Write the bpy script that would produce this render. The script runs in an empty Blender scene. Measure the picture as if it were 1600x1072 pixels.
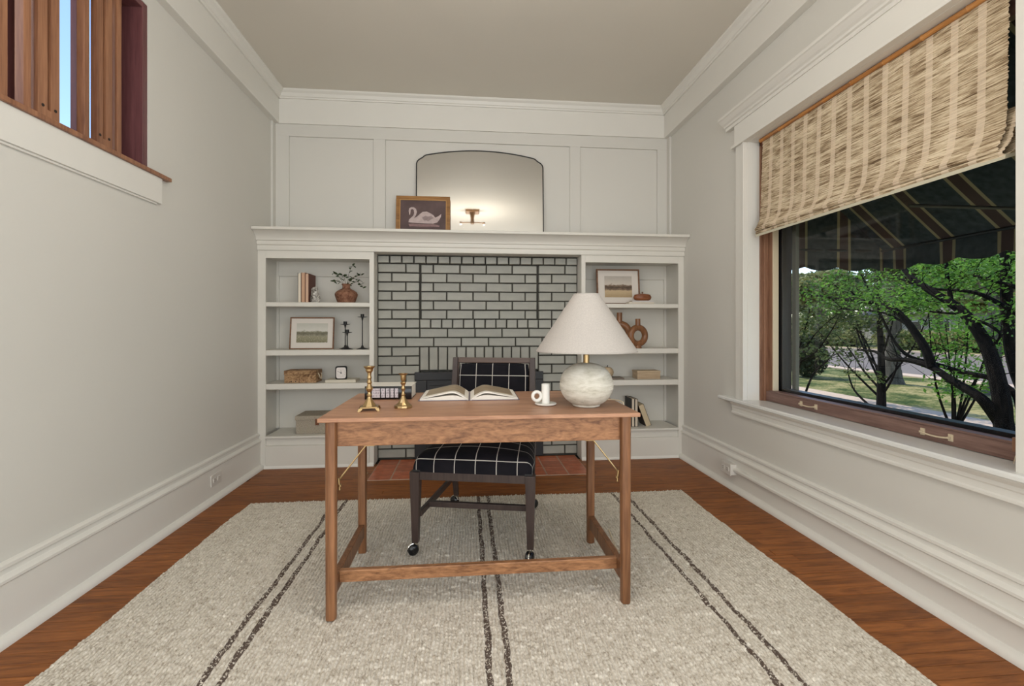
import bpy, bmesh, math, random
import numpy as np
from mathutils import Vector, Matrix

random.seed(7)
S = bpy.context.scene
COL = S.collection
PI = math.pi

# ------------------------------------------------------------------ camera, sky, lights, exposure
cam_d = bpy.data.cameras.new('camera')
cam = bpy.data.objects.new('camera', cam_d)
COL.objects.link(cam)
cam.location = (0, 0, 1.10)
cam.rotation_euler = (math.radians(90), 0, -math.atan(69.5 / 730))
cam_d.sensor_width = 36
cam_d.lens = 36 * 730 / 1600
cam_d.shift_y = -24.5 / 1600
cam_d.clip_start = 0.05
cam_d.clip_end = 300
S.camera = cam

S.view_settings.view_transform = 'Standard'
S.view_settings.look = 'None'
S.view_settings.gamma = 1
S.view_settings.use_curve_mapping = False
S.view_settings.exposure = 0.0

world = bpy.data.worlds.new('sky')
S.world = world
world.use_nodes = True
wn = world.node_tree
wn.nodes.clear()
w_out = wn.nodes.new('ShaderNodeOutputWorld')
w_bg = wn.nodes.new('ShaderNodeBackground')
w_sky = wn.nodes.new('ShaderNodeTexSky')
w_sky.sky_type = 'NISHITA'
w_sky.sun_disc = False
w_sky.sun_elevation = math.radians(55)
w_sky.sun_rotation = math.radians(20)
w_sky.ozone_density = 3.5
w_sky.dust_density = 0.4
w_bg.inputs['Strength'].default_value = 0.30
wn.links.new(w_sky.outputs[0], w_bg.inputs[0])
wn.links.new(w_bg.outputs[0], w_out.inputs[0])


def lamp(name, kind, loc, energy, color=(1, 1, 1), rot=(0, 0, 0), size=None, size_y=None):
    d = bpy.data.lights.new(name, kind)
    d.energy = energy
    d.color = color
    if kind == 'AREA':
        d.shape = 'RECTANGLE'
        d.size = size
        d.size_y = size_y
    elif kind == 'SUN':
        d.angle = math.radians(1.0)
    else:
        d.shadow_soft_size = size or 0.05
    o = bpy.data.objects.new(name, d)
    o.location = loc
    o.rotation_euler = rot
    COL.objects.link(o)
    return o


sun = lamp('sun', 'SUN', (0, 0, 20), 3.8, (1.0, 0.94, 0.84))
sun.rotation_euler = Vector((0.25, -0.55, -0.80)).to_track_quat('-Z', 'Y').to_euler()
# added area lights out of view; no such sources are built
lamp('rear_fill_light', 'AREA', (0.1, -2.3, 1.3), 80, (0.90, 0.95, 1.0), (math.radians(90), 0, 0), 3.1, 2.4)  # unseen fill in front of the closed rear wall
lamp('right_fill_light', 'AREA', (1.78, -0.75, 1.35), 42, (0.76, 0.88, 1.0), (0, math.radians(90), 0), 1.7, 1.7)  # added cool fill to reach under the desk and the left wall
lamp('left_fill_light', 'AREA', (-1.58, -0.9, 1.2), 26, (1.0, 0.97, 0.93), (0, math.radians(-90), 0), 1.9, 1.4)  # added fill from the left side, no door there
lamp('overhead_fill_light', 'AREA', (0.1, -0.6, 3.0), 10, (0.90, 0.95, 1.0), (0, 0, 0), 2.2, 2.0)  # added downward fill, no fixture at this spot
lamp('stair_fill_light', 'AREA', (-2.35, 0.2, 2.9), 40, (0.78, 0.86, 1.0), (math.radians(75), 0, math.radians(-14)), 1.0, 1.4)  # added cool light for the near faces of the slats

# ------------------------------------------------------------------ helpers


def lin(c):
    return tuple(((x / 255) / 12.92 if x / 255 <= 0.04045 else ((x / 255 + 0.055) / 1.055) ** 2.4) for x in c)


class N:
    """tiny node-tree builder"""

    def __init__(s, name, rough=0.6, spec=0.5, metal=0.0):
        s.m = bpy.data.materials.new(name)
        s.m.use_nodes = True
        s.t = s.m.node_tree
        s.b = s.t.nodes['Principled BSDF']
        s.b.inputs['Roughness'].default_value = rough
        s.b.inputs['Specular IOR Level'].default_value = spec
        s.b.inputs['Metallic'].default_value = metal

    def n(s, kind, **kw):
        n = s.t.nodes.new('ShaderNode' + kind)
        for k, v in kw.items():
            if k.startswith('i_'):
                n.inputs[k[2:].replace('_', ' ')].default_value = v
            else:
                setattr(n, k, v)
        return n

    def l(s, a, b):
        s.t.links.new(a, b)

    def coord(s, scale=(1, 1, 1), kind='Object', rot=(0, 0, 0)):
        tc = s.n('TexCoord')
        mp = s.n('Mapping')
        mp.inputs['Scale'].default_value = scale
        mp.inputs['Rotation'].default_value = rot
        s.l(tc.outputs[kind], mp.inputs['Vector'])
        return mp.outputs[0]

    def noise(s, vec, scale=5, detail=3, rough=0.5, dist=0.0):
        n = s.n('TexNoise')
        n.inputs['Scale'].default_value = scale
        n.inputs['Detail'].default_value = detail
        n.inputs['Roughness'].default_value = rough
        n.inputs['Distortion'].default_value = dist
        s.l(vec, n.inputs['Vector'])
        return n.outputs['Fac']

    def ramp(s, fac, stops, interp='LINEAR'):
        r = s.n('ValToRGB')
        r.color_ramp.interpolation = interp
        e = r.color_ramp.elements
        while len(e) > 1:
            e.remove(e[-1])
        e[0].position, e[0].color = stops[0][0], (*stops[0][1], 1)
        for p, c in stops[1:]:
            k = e.new(p)
            k.color = (*c, 1)
        s.l(fac, r.inputs[0])
        return r.outputs[0]

    def mix(s, fac, a, b, mode='MIX'):
        m = s.n('Mix', data_type='RGBA', blend_type=mode)
        for sock, v in ((m.inputs[0], fac), (m.inputs[6], a), (m.inputs[7], b)):
            if hasattr(v, 'links'):
                s.l(v, sock)
            elif isinstance(v, (int, float)):
                sock.default_value = v
            else:
                sock.default_value = (*v, 1)
        return m.outputs[2]

    def math(s, op, a, b=0.0, c=0.0):
        m = s.n('Math', operation=op)
        for sock, v in zip(m.inputs, (a, b, c)):
            if hasattr(v, 'links'):
                s.l(v, sock)
            else:
                sock.default_value = v
        return m.outputs[0]

    def bump(s, h, strength=0.3, dist=0.002):
        b = s.n('Bump')
        b.inputs['Strength'].default_value = strength
        b.inputs['Distance'].default_value = dist
        s.l(h, b.inputs['Height'])
        s.l(b.outputs[0], s.b.inputs['Normal'])

    def base(s, c):
        if hasattr(c, 'links'):
            s.l(c, s.b.inputs['Base Color'])
        else:
            s.b.inputs['Base Color'].default_value = (*c, 1)
        return s

    def rand(s):
        return s.n('ObjectInfo').outputs['Random']


def paint(name, rgb, rough=0.55, var=0.04, scale=3, bump=0.05):
    a = N(name, rough, 0.35)
    c = lin(rgb)
    v = a.coord()
    f = a.noise(v, scale, 2)
    a.base(a.ramp(f, [(0.3, tuple(x * (1 - var) for x in c)), (0.7, tuple(min(1, x * (1 + var)) for x in c))]))
    if bump:
        a.bump(a.noise(v, 260, 2), bump, 0.001)
    return a.m


def wood(name, dark, light, axis=0, rough=0.45, grain=1.0, rand=0.0, spec=0.4, stretch=1.6, dist=0.8):
    a = N(name, rough, spec)
    sc = [26.0, 26.0, 26.0]
    sc[axis] = stretch
    tc = a.n('TexCoord')
    off = a.n('CombineXYZ')
    r = a.rand()
    for i in range(3):
        a.l(a.math('MULTIPLY', r, 37.0 + 11 * i), off.inputs[i])
    add = a.n('VectorMath', operation='ADD')
    a.l(tc.outputs['Object'], add.inputs[0])
    a.l(off.outputs[0], add.inputs[1])
    mp = a.n('Mapping')
    mp.inputs['Scale'].default_value = tuple(x * grain for x in sc)
    a.l(add.outputs[0], mp.inputs['Vector'])
    f1 = a.noise(mp.outputs[0], 1.0, 5, 0.6, dist)
    mp2 = a.n('Mapping')
    mp2.inputs['Scale'].default_value = tuple(x * grain * 5.5 for x in sc)
    a.l(add.outputs[0], mp2.inputs['Vector'])
    f2 = a.noise(mp2.outputs[0], 1.0, 3, 0.6)
    f = a.math('ADD', a.math('MULTIPLY', f1, 0.65), a.math('MULTIPLY', f2, 0.35))
    c = a.ramp(f, [(0.32, lin(dark)), (0.68, lin(light))])
    if rand:
        k = a.math('ADD', 1.0 - rand, a.math('MULTIPLY', r, 2 * rand))
        cc = a.n('CombineXYZ')
        for i in range(3):
            a.l(k, cc.inputs[i])
        c = a.mix(1.0, c, cc.outputs[0], 'MULTIPLY')
    a.base(c)
    a.bump(f2, 0.15, 0.001)
    return a.m


def metal(name, rgb, rough=0.3):
    a = N(name, rough, 0.5, 1.0)
    a.base(lin(rgb))
    return a.m


def plain(name, rgb, rough=0.5, spec=0.5):
    a = N(name, rough, spec)
    a.base(lin(rgb))
    return a.m


class MB:
    """collects simple solids in one mesh"""

    def __init__(s):
        s.v, s.f, s.mi, s.uv = [], [], [], None

    def box(s, x0, y0, z0, x1, y1, z1, mi=0):
        if x0 > x1: x0, x1 = x1, x0
        if y0 > y1: y0, y1 = y1, y0
        if z0 > z1: z0, z1 = z1, z0
        b = len(s.v)
        s.v += [(x0, y0, z0), (x1, y0, z0), (x1, y1, z0), (x0, y1, z0), (x0, y0, z1), (x1, y0, z1), (x1, y1, z1), (x0, y1, z1)]
        for q in ((0, 3, 2, 1), (4, 5, 6, 7), (0, 1, 5, 4), (1, 2, 6, 5), (2, 3, 7, 6), (3, 0, 4, 7)):
            s.f.append(tuple(b + i for i in q)); s.mi.append(mi)
        return s

    def poly(s, pts, ax, a0, a1, mi=0):
        """extrude a 2D polygon along axis ax from a0 to a1; pts are the two other coords in xyz order"""
        def P(p, a):
            q = list(p); q.insert(ax, a); return tuple(q)
        n = len(pts); b = len(s.v)
        s.v += [P(p, a0) for p in pts] + [P(p, a1) for p in pts]
        s.f.append(tuple(range(b + n - 1, b - 1, -1))); s.mi.append(mi)
        s.f.append(tuple(range(b + n, b + 2 * n))); s.mi.append(mi)
        for i in range(n):
            j = (i + 1) % n
            s.f.append((b + i, b + j, b + n + j, b + n + i)); s.mi.append(mi)
        return s

    def lathe(s, prof, seg=24, c=(0, 0, 0), squash=(1, 1), mi=0, a0=0.0):
        b = len(s.v); n = len(prof)
        for i in range(seg):
            t = 2 * PI * i / seg + a0
            for r, z in prof:
                s.v.append((c[0] + r * math.cos(t) * squash[0], c[1] + r * math.sin(t) * squash[1], c[2] + z))
        for i in range(seg):
            j = (i + 1) % seg
            for k in range(n - 1):
                s.f.append((b + i * n + k, b + j * n + k, b + j * n + k + 1, b + i * n + k + 1)); s.mi.append(mi)
        for k, fl in ((0, True), (n - 1, False)):
            if prof[k][0] > 1e-5:
                ring = [b + i * n + k for i in range(seg)]
                s.f.append(tuple(ring[::-1] if fl else ring)); s.mi.append(mi)
        return s

    def tube(s, pts, r, seg=8, mi=0, closed=False):
        pts = [Vector(p) for p in pts]
        n = len(pts)
        rs = r if isinstance(r, (list, tuple)) else [r] * n
        b = len(s.v)
        up = Vector((0, 0, 1)); prev = None
        for i, p in enumerate(pts):
            if closed:
                d = pts[(i + 1) % n] - pts[i - 1]
            else:
                d = pts[min(i + 1, n - 1)] - pts[max(i - 1, 0)]
            d.normalize()
            if prev is None:
                a = d.cross(up if abs(d.z) < 0.9 else Vector((1, 0, 0))).normalized()
            else:
                a = (prev - d * prev.dot(d)).normalized()
            prev = a
            c = d.cross(a)
            for k in range(seg):
                t = 2 * PI * k / seg
                s.v.append(tuple(p + (a * math.cos(t) + c * math.sin(t)) * rs[i]))
        m = n if closed else n - 1
        for i in range(m):
            i2 = (i + 1) % n
            for k in range(seg):
                k2 = (k + 1) % seg
                s.f.append((b + i * seg + k, b + i * seg + k2, b + i2 * seg + k2, b + i2 * seg + k)); s.mi.append(mi)
        if not closed:
            s.f.append(tuple(b + k for k in range(seg))[::-1]); s.mi.append(mi)
            s.f.append(tuple(b + (n - 1) * seg + k for k in range(seg))); s.mi.append(mi)
        return s

    def mesh(s, name, mats, smooth=False):
        me = bpy.data.meshes.new(name)
        me.from_pydata(s.v, [], s.f)
        for m in (mats if isinstance(mats, (list, tuple)) else [mats]):
            me.materials.append(m)
        me.polygons.foreach_set('material_index', s.mi)
        bm = bmesh.new(); bm.from_mesh(me)
        bmesh.ops.recalc_face_normals(bm, faces=bm.faces)
        bm.to_mesh(me); bm.free()
        if smooth:
            me.polygons.foreach_set('use_smooth', [True] * len(me.polygons))
            if smooth != 'all':
                me.set_sharp_from_angle(angle=math.radians(38))
        return me


def link(name, me, parent=None, loc=(0, 0, 0), rot=(0, 0, 0), bev=0.0):
    o = bpy.data.objects.new(name, me)
    COL.objects.link(o)
    o.parent = parent
    o.location = loc
    o.rotation_euler = rot
    if bev:
        md = o.modifiers.new('bevel', 'BEVEL')
        md.width = bev; md.segments = 2; md.limit_method = 'ANGLE'
    return o


def ob(name, mb, mats, parent=None, bev=0.0, smooth=False, loc=(0, 0, 0), rot=(0, 0, 0)):
    return link(name, mb.mesh(name, mats, smooth), parent, loc, rot, bev)


def tag(o, label=None, cat=None, group=None, kind=None):
    if label: o['label'] = label
    if cat: o['category'] = cat
    if group: o['group'] = group
    if kind: o['kind'] = kind
    return o


def thing(name, label, cat, loc=(0, 0, 0), rz=0.0, group=None, kind=None, rot=None):
    o = bpy.data.objects.new(name, None)
    o.empty_display_size = 0.05
    COL.objects.link(o)
    o.location = loc
    o.rotation_euler = rot or (0, 0, rz)
    return tag(o, label, cat, group, kind)


def box(x0, y0, z0, x1, y1, z1):
    return MB().box(x0, y0, z0, x1, y1, z1)


# ------------------------------------------------------------------ materials
M = {}
M['wall'] = paint('wall_paint', (212, 209, 201), 0.6, 0.012, 1.4)
M['trim'] = paint('trim_paint', (224, 221, 213), 0.4, 0.01, 4, 0.02)
M['ceiling'] = paint('ceiling_paint', (216, 210, 198), 0.7, 0.02, 1.2)
M['builtin'] = paint('bookcase_paint', (216, 212, 202), 0.42, 0.012, 4, 0.02)
M['plank'] = wood('oak_floor', (96, 52, 20), (166, 102, 50), 0, 0.48, 1.0, 0.15, 0.3, 2.6, 1.6)
M['desk'] = wood('desk_wood', (96, 60, 36), (178, 128, 88), 0, 0.42, 1.0, 0.0, 0.4, 7.0, 2.2)
M['desk_top'] = wood('desk_top_wood', (140, 98, 72), (190, 144, 112), 0, 0.40, 1.0, 0.0, 0.4, 3.0, 1.0)
M['desk_leg'] = wood('desk_leg_wood', (84, 52, 30), (150, 104, 70), 2, 0.42, 1.0, 0.03)
M['chair_wood'] = wood('chair_dark_wood', (50, 38, 35), (72, 58, 52), 2, 0.4, 1.0)
M['red_wood'] = wood('stair_slat_wood', (116, 74, 54), (176, 126, 92), 2, 0.35, 0.8, 0.08)
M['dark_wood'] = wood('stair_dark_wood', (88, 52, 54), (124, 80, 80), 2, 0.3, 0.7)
M['win_wood_v'] = wood('window_wood_upright', (104, 70, 52), (158, 118, 92), 2, 0.42, 1.0)
M['win_wood'] = wood('window_wood', (96, 70, 62), (142, 114, 104), 1, 0.42, 1.0)
M['win_head'] = wood('window_head_wood', (92, 44, 22), (138, 74, 40), 1, 0.4, 1.0)
M['brass'] = metal('brass', (176, 150, 108), 0.34)
M['chrome'] = metal('chrome', (200, 196, 186), 0.15)
M['black_iron'] = plain('black_iron', (20, 19, 19), 0.5)
M['black_metal'] = plain('black_painted_metal', (24, 24, 26), 0.42)
M['cream_metal'] = plain('cream_metal', (206, 190, 162), 0.35)
M['white_plastic'] = plain('white_plastic', (214, 210, 202), 0.4)
M['black_plastic'] = plain('black_plastic', (16, 16, 18), 0.22)
M['white_ceramic'] = plain('white_ceramic', (226, 222, 212), 0.6)
M['paper'] = plain('white_paper', (226, 220, 208), 0.7)
M['dark_gap'] = plain('dark_gap', (40, 34, 30), 0.8)

a = N('brick_paint', 0.5, 0.4)
v = a.coord()
f = a.noise(v, 8, 4)
c = a.ramp(f, [(0.3, lin(149 - k for k in (0, 0, 9))), (0.7, lin((166, 164, 154)))])
k = a.math('ADD', 0.93, a.math('MULTIPLY', a.rand(), 0.14))
cc = a.n('CombineXYZ')
for i in range(3):
    a.l(k, cc.inputs[i])
a.base(a.mix(1.0, c, cc.outputs[0], 'MULTIPLY'))
a.bump(a.noise(v, 60, 5, 0.6), 0.5, 0.003)
M['brick'] = a.m
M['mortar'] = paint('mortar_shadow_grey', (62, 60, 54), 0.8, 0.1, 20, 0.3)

a = N('terracotta_tile', 0.35, 0.5)
v = a.coord()
f = a.noise(v, 14, 4, 0.6)
c = a.ramp(f, [(0.3, lin((148, 74, 44))), (0.7, lin((192, 108, 70)))])
k = a.math('ADD', 0.85, a.math('MULTIPLY', a.rand(), 0.3))
cc = a.n('CombineXYZ')
for i in range(3):
    a.l(k, cc.inputs[i])
a.base(a.mix(1.0, c, cc.outputs[0], 'MULTIPLY'))
a.bump(f, 0.2, 0.002)
M['tile'] = a.m
M['grout'] = paint('grout', (176, 156, 138), 0.8, 0.1, 30, 0.1)

# glass
a = N('window_glass', 0.0, 0.5)
g = a.n('BsdfTransparent')
gl = a.n('BsdfGlossy')
gl.inputs['Roughness'].default_value = 0.0
mx = a.n('MixShader')
fr = a.n('Fresnel')
fr.inputs['IOR'].default_value = 1.4
fm = a.math('MULTIPLY', fr.outputs[0], 0.05)
a.l(fm, mx.inputs[0]); a.l(g.outputs[0], mx.inputs[1]); a.l(gl.outputs[0], mx.inputs[2])
a.l(mx.outputs[0], a.t.nodes['Material Output'].inputs['Surface'])
M['glass'] = a.m

a = N('mirror_silver', 0.03, 0.5, 1.0)
a.base((0.75, 0.75, 0.73))
M['mirror'] = a.m


def check_fabric():
    """black cloth with a thin white windowpane check; the cloth's own u,v run in metres"""
    a = N('windowpane_check_fabric', 0.85, 0.2)
    uv = a.n('UVMap')
    sep = a.n('SeparateXYZ')
    a.l(uv.outputs[0], sep.inputs[0])
    lines = []
    for i, w in ((0, 0.0019), (1, 0.0019)):
        m = a.math('PINGPONG', sep.outputs[i], 0.05)
        lines.append(a.math('LESS_THAN', m, w))
    ln = a.math('MAXIMUM', lines[0], lines[1])
    nz = a.noise(a.coord(), 9, 2)
    dark = a.ramp(nz, [(0.3, lin((13, 13, 19))), (0.8, lin((28, 25, 30)))])
    a.base(a.mix(ln, dark, lin((196, 190, 180))))
    a.bump(a.noise(a.coord(), 700, 2), 0.25, 0.0008)
    return a.m


M['check'] = check_fabric()

# ------------------------------------------------------------------ room shell
WL, WR, YB, ZC = -1.625, 1.825, 4.12, 3.085
YF = 3.80                                   # face of the built-ins

floor = ob('floor', box(WL - 0.3, -2.7, -0.2, WR + 0.22, YB + 0.2, -0.016), M['dark_gap'])
tag(floor, 'brown oak strip floor running across the room', 'floor', kind='structure')
plank_cache = {}
rng = random.Random(3)
row = 0
y = 1.18
far = MB()
while y < 3.86:
    x = WL + 0.03 - rng.uniform(0, 1.2)
    while x < WR - 0.02:
        L = rng.choice([0.9, 1.2, 1.5, 1.8, 2.1])
        x0, x1 = max(x, WL + 0.01), min(x + L, WR - 0.01)
        x += L
        if x1 - x0 < 0.06:
            continue
        key = round(x1 - x0, 2)
        if key not in plank_cache:
            h = key / 2
            plank_cache[key] = MB().box(-h + 0.0007, -0.0279, -0.018, h - 0.0007, 0.0279, 0).mesh('plank', M['plank'])
        p = link('plank', plank_cache[key], floor, ((x0 + x1) / 2, y, rng.uniform(-0.0004, 0)), bev=0)
    y += 0.0572
yy = -2.6
while yy < 1.15:
    xo = rng.uniform(0, 1)
    for xa, xb in ((WL + 0.01, -0.6 + xo), (-0.599 + xo, WR - 0.01)):
        far.box(xa, yy - 0.0282, -0.018, xb, yy + 0.0282, 0)
    yy += 0.0572
o = ob('planks_behind', far, M['plank'], floor); o.name = 'plank_field'; tag(o, kind='stuff')

ceil_ = ob('ceiling', box(WL - 0.12, -2.7, ZC, WR + 0.28, YB + 0.4, ZC + 0.15), M['ceiling'])
tag(ceil_, 'plain beige plaster ceiling above the room', 'ceiling', kind='structure')

# walls
wb = ob('wall_back', box(WL - 0.2, YB, -0.2, WR + 0.22, YB + 0.2, ZC), M['wall'])
tag(wb, 'panelled cream wall above the mantel and behind the bookcases', 'wall', kind='structure')
# frame-and-panel strips above the mantel, in front of the wall plane
zs0, zs1 = 1.864, 2.82
for nm, (x0, z0, x1, z1) in {
    'panel_rail': (WL, 2.715, WR, zs1),
    'panel_stile': (WL, zs0, -1.50, 2.715),
    'panel_stile.001': (-0.803, zs0, -0.704, 2.715),
    'panel_stile.002': (0.910, zs0, 1.004, 2.715),
    'panel_stile.003': (1.718, zs0, WR, 2.715)}.items():
    ob(nm, box(x0, YB - 0.018, z0, x1, YB + 0.002, z1), M['wall'], wb, 0.0015)

wf = ob('wall_front', box(WL - 1.6, -2.9, -0.2, WR + 0.22, -2.7, ZC), M['wall'])
tag(wf, 'plain cream wall behind the camera', 'wall', kind='structure')

# left wall with the opening onto the stairs
LO_Y0, LO_Y1, LO_Z0, LO_Z1 = 0.3, 2.55, 1.885, 2.74
m = MB()
m.box(WL - 0.12, -2.7, -0.2, WL, YB, LO_Z0)
m.box(WL - 0.12, -2.7, LO_Z0, WL, LO_Y0, ZC)
m.box(WL - 0.12, LO_Y1, LO_Z0, WL, YB, ZC)
m.box(WL - 0.12, LO_Y0, LO_Z1, WL, LO_Y1, ZC)
wl = ob('wall_left', m, M['wall'])
tag(wl, 'smooth cream wall with the slatted stair opening', 'wall', kind='structure')
ob('corner_board', box(WL, YB - 0.075, zs0, WL + 0.018, YB - 0.018, 2.815), M['wall'], wl, 0.001)

# right wall with the big window
RO_Y0, RO_Y1, RO_Z0, RO_Z1 = 1.38, 2.90, 0.60, 2.315
m = MB()
XO = 2.05
m.box(WR, -2.7, -0.6, XO, YB + 0.2, RO_Z0)
m.box(WR, -2.7, RO_Z0, XO, RO_Y0, ZC + 0.1)
m.box(WR, RO_Y1, RO_Z0, XO, YB + 0.2, ZC + 0.1)
m.box(WR, RO_Y0, RO_Z1, XO, RO_Y1, ZC + 0.1)
wr = ob('wall_right', m, M['wall'])
tag(wr, 'smooth warm cream wall around the large window', 'wall', kind='structure')
ob('corner_board', box(WR - 0.018, YB - 0.075, zs0, WR, YB - 0.018, 2.815), M['wall'], wr, 0.001)

# frieze boards and crown moulding
FP = 0.05
CR = [(0.0, 3.02), (0.012, 3.02), (0.016, 3.03), (0.024, 3.034), (0.034, 3.058), (0.052, 3.070), (0.056, 3.076), (0.056, ZC), (0.0, ZC)]


def trim(name, mb, label, bev=0.0015):
    return tag(ob(name, mb, M['trim'], None, bev), label, 'trim', kind='structure')


trim('trim_1', box(WL, -2.7, 2.815, WL + FP, YB, ZC), 'flat frieze board under the ceiling on the wall with the stair opening')
trim('trim_2', box(WR - FP, -2.7, 2.815, WR, YB, ZC), 'flat frieze board under the ceiling above the big window')
trim('trim_3', box(WL + FP, YB - 0.035, 2.815, WR - FP, YB, ZC), 'flat frieze board under the ceiling above the mantel')
trim('trim_4', MB().poly([(WL + FP + a_, b_) for a_, b_ in CR], 1, -2.7, YB - 0.035), 'crown moulding on the wall with the stair opening', 0)
trim('trim_5', MB().poly([(WR - FP - a_, b_) for a_, b_ in CR], 1, -2.7, YB - 0.035), 'crown moulding above the big window', 0)
trim('trim_6', MB().poly([(YB - 0.035 - a_, b_) for a_, b_ in CR], 0, WL + FP, WR - FP), 'crown moulding above the mantel wall', 0)

# baseboards: tall board, stepped cap, shoe
BB = [(0, 0), (0.052, 0), (0.052, 0.008), (0.046, 0.022), (0.034, 0.030), (0.022, 0.034), (0.022, 0.205), (0.030, 0.212), (0.030, 0.222),
      (0.021, 0.229), (0.013, 0.236), (0.011, 0.252), (0.020, 0.258), (0.020, 0.270), (0.010, 0.276), (0, 0.277)]
for nm, sx, x, lab in (('baseboard_left', 1, WL, 'tall white baseboard with an outlet in it'),
                       ('baseboard_right', -1, WR, 'tall white baseboard with a conduit along it')):
    o = ob(nm, MB().poly([(x + sx * a_, b_) for a_, b_ in BB], 1, -2.7, YF - 0.001), M['trim'], None, 0, smooth=True)
    tag(o, lab, 'baseboard', kind='structure')

# ------------------------------------------------------------------ stair opening in the left wall (window_2)
w2 = thing('window_2', 'opening onto the stairs screened by upright brown wooden slats', 'opening', (WL, 1.6, LO_Z0), kind='structure')


def w2p(name, x0, y0, z0, x1, y1, z1, mat, bev=0.002):
    return ob(name, box(x0 - WL, y0 - 1.6, z0 - LO_Z0, x1 - WL, y1 - 1.6, z1 - LO_Z0), mat, w2, bev)


w2p('ledge', -1.76, 0.25, 1.886, WL + 0.028, 2.70, 1.906, M['red_wood'])
w2p('apron', WL, 0.28, 1.752, WL + 0.016, 2.64, 1.886, M['trim'])
w2p('apron_bead', WL, 0.30, 1.742, WL + 0.009, 2.61, 1.752, M['trim'])
w2p('jamb', -1.775, 2.515, 1.906, WL - 0.002, 2.552, LO_Z1, M['dark_wood'])
w2p('jamb', -1.775, 0.30, 1.906, WL - 0.002, 0.335, LO_Z1, M['dark_wood'])
w2p('head_jamb', -1.775, 0.335, LO_Z1 - 0.03, WL - 0.002, 2.515, LO_Z1, M['dark_wood'])
zt = LO_Z1 - 0.03
slats = [(1.924, 1.955), (2.204, 2.232), (2.395, 2.424), (1.79, 1.863), (1.635, 1.665), (1.355, 1.385)]
for y0, y1 in slats:
    w2p('slat', -1.695, y0, 1.906, -1.662, y1, zt, M['red_wood'])
for y0, y1, s0, s1 in ((1.982, 2.079, 2.024, 2.040), (2.272, 2.363, 2.308, 2.324), (1.69, 1.785 - 0.03, 1.717, 1.731), (1.405, 1.50, 1.445, 1.461)):
    mm = MB()
    Y, Z = 1.6, LO_Z0
    mm.box(-1.688 - WL, y0 - Y, 1.906 - Z, -1.662 - WL, s0 - Y, zt - Z)
    mm.box(-1.688 - WL, s1 - Y, 1.906 - Z, -1.662 - WL, y1 - Y, zt - Z)
    mm.box(-1.688 - WL, s0 - Y, 1.906 - Z, -1.662 - WL, s1 - Y, 1.965 - Z)
    o = ob('slotted_slat', mm, M['red_wood'], w2, 0.0)
    for yh in ((y0 + s0) / 2, (y1 + s1) / 2):
        pg = MB().lathe([(0.0, 0), (0.006, 0), (0.006, 0.003), (0, 0.003)], 12)
        link('hole_disc', pg.mesh('hole_disc', M['dark_gap']), o, (-1.662 - WL - 0.001, yh - Y, 1.975 - Z), (0, PI / 2, 0))  # dark disc on the face stands in for the shade inside a hole
for y0, y1 in ((1.93, 2.0), (2.275, 2.335), (2.395, 2.46), (2.07, 2.13), (1.6, 1.7), (1.3, 1.4)):
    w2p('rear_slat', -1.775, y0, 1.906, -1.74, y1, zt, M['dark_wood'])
# stairwell beyond: side wall with one window and an opening filled by a white panel
m = MB()
xs, xs2 = -2.98, -2.90
m.box(xs, -2.7, -0.2, xs2, 3.16, 4.6); m.box(xs, 3.42, -0.2, xs2, 3.62, 4.6); m.box(xs, 4.05, -0.2, xs2, 4.6, 4.6)
m.box(xs, 3.16, -0.2, xs2, 4.05, 1.9); m.box(xs, 3.16, 4.42, xs2, 4.05, 4.6)
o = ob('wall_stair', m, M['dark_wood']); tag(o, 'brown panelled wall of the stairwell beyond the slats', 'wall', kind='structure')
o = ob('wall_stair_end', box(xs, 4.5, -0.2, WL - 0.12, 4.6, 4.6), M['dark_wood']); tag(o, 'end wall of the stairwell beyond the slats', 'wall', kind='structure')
o = ob('ceiling_stair', box(xs, -2.7, 4.6, WL - 0.1, 4.6, 4.7), M['ceiling']); tag(o, 'plain ceiling high above the stairwell', 'ceiling', kind='structure')
o = ob('wall_stair_upper', box(WL - 0.12, -2.7, ZC, WL - 0.02, 4.6, 4.6), M['ceiling']); tag(o, 'plain upper stairwell wall above the room', 'wall', kind='structure')
o = ob('wall_stair_rear', box(xs, -2.8, -0.2, WL - 0.12, -2.7, 4.6), M['ceiling']); tag(o, 'plain wall closing the stairwell behind the camera', 'wall', kind='structure')
w3 = thing('window_3', 'narrow bright stairwell window seen between the slats', 'window', (xs2, 3.8, 1.9), kind='structure')
m = MB()
m.box(-0.06, 3.16 - 3.8, 0, -0.03, 3.42 - 3.8, 2.52)  # white panel added to stand for bright daylight between the slats
ob('daylight_panel', m, M['white_plastic'], w3)
m = MB()
m.box(-0.06, -0.18, 0, -0.02, -0.15, 2.52); m.box(-0.06, 0.22, 0, -0.02, 0.25, 2.52)
m.box(-0.06, -0.15, 0, -0.02, 0.22, 0.04); m.box(-0.06, -0.15, 2.48, -0.02, 0.22, 2.52)
ob('sash', m, M['trim'], w3)
ob('pane', box(-0.045, -0.15, 0.04, -0.041, 0.22, 2.48), M['glass'], w3)

# ------------------------------------------------------------------ window_1 (right wall)
w1 = thing('window_1', 'large single-pane window with white casing and brown wooden sash', 'window', (WR, 2.14, RO_Z0), kind='structure')
OX, OY, OZ = WR, 2.14, RO_Z0


def w1p(name, x0, y0, z0, x1, y1, z1, mat, bev=0.0015, parent=None):
    return ob(name, box(x0 - OX, y0 - OY, z0 - OZ, x1 - OX, y1 - OY, z1 - OZ), mat, parent or w1, bev)


def w1poly(name, pts, y0, y1, mat, smooth=False):
    return ob(name, MB().poly([(a_ - OX, b_ - OZ) for a_, b_ in pts], 1, y0 - OY, y1 - OY), mat, w1, 0, smooth)


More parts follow.
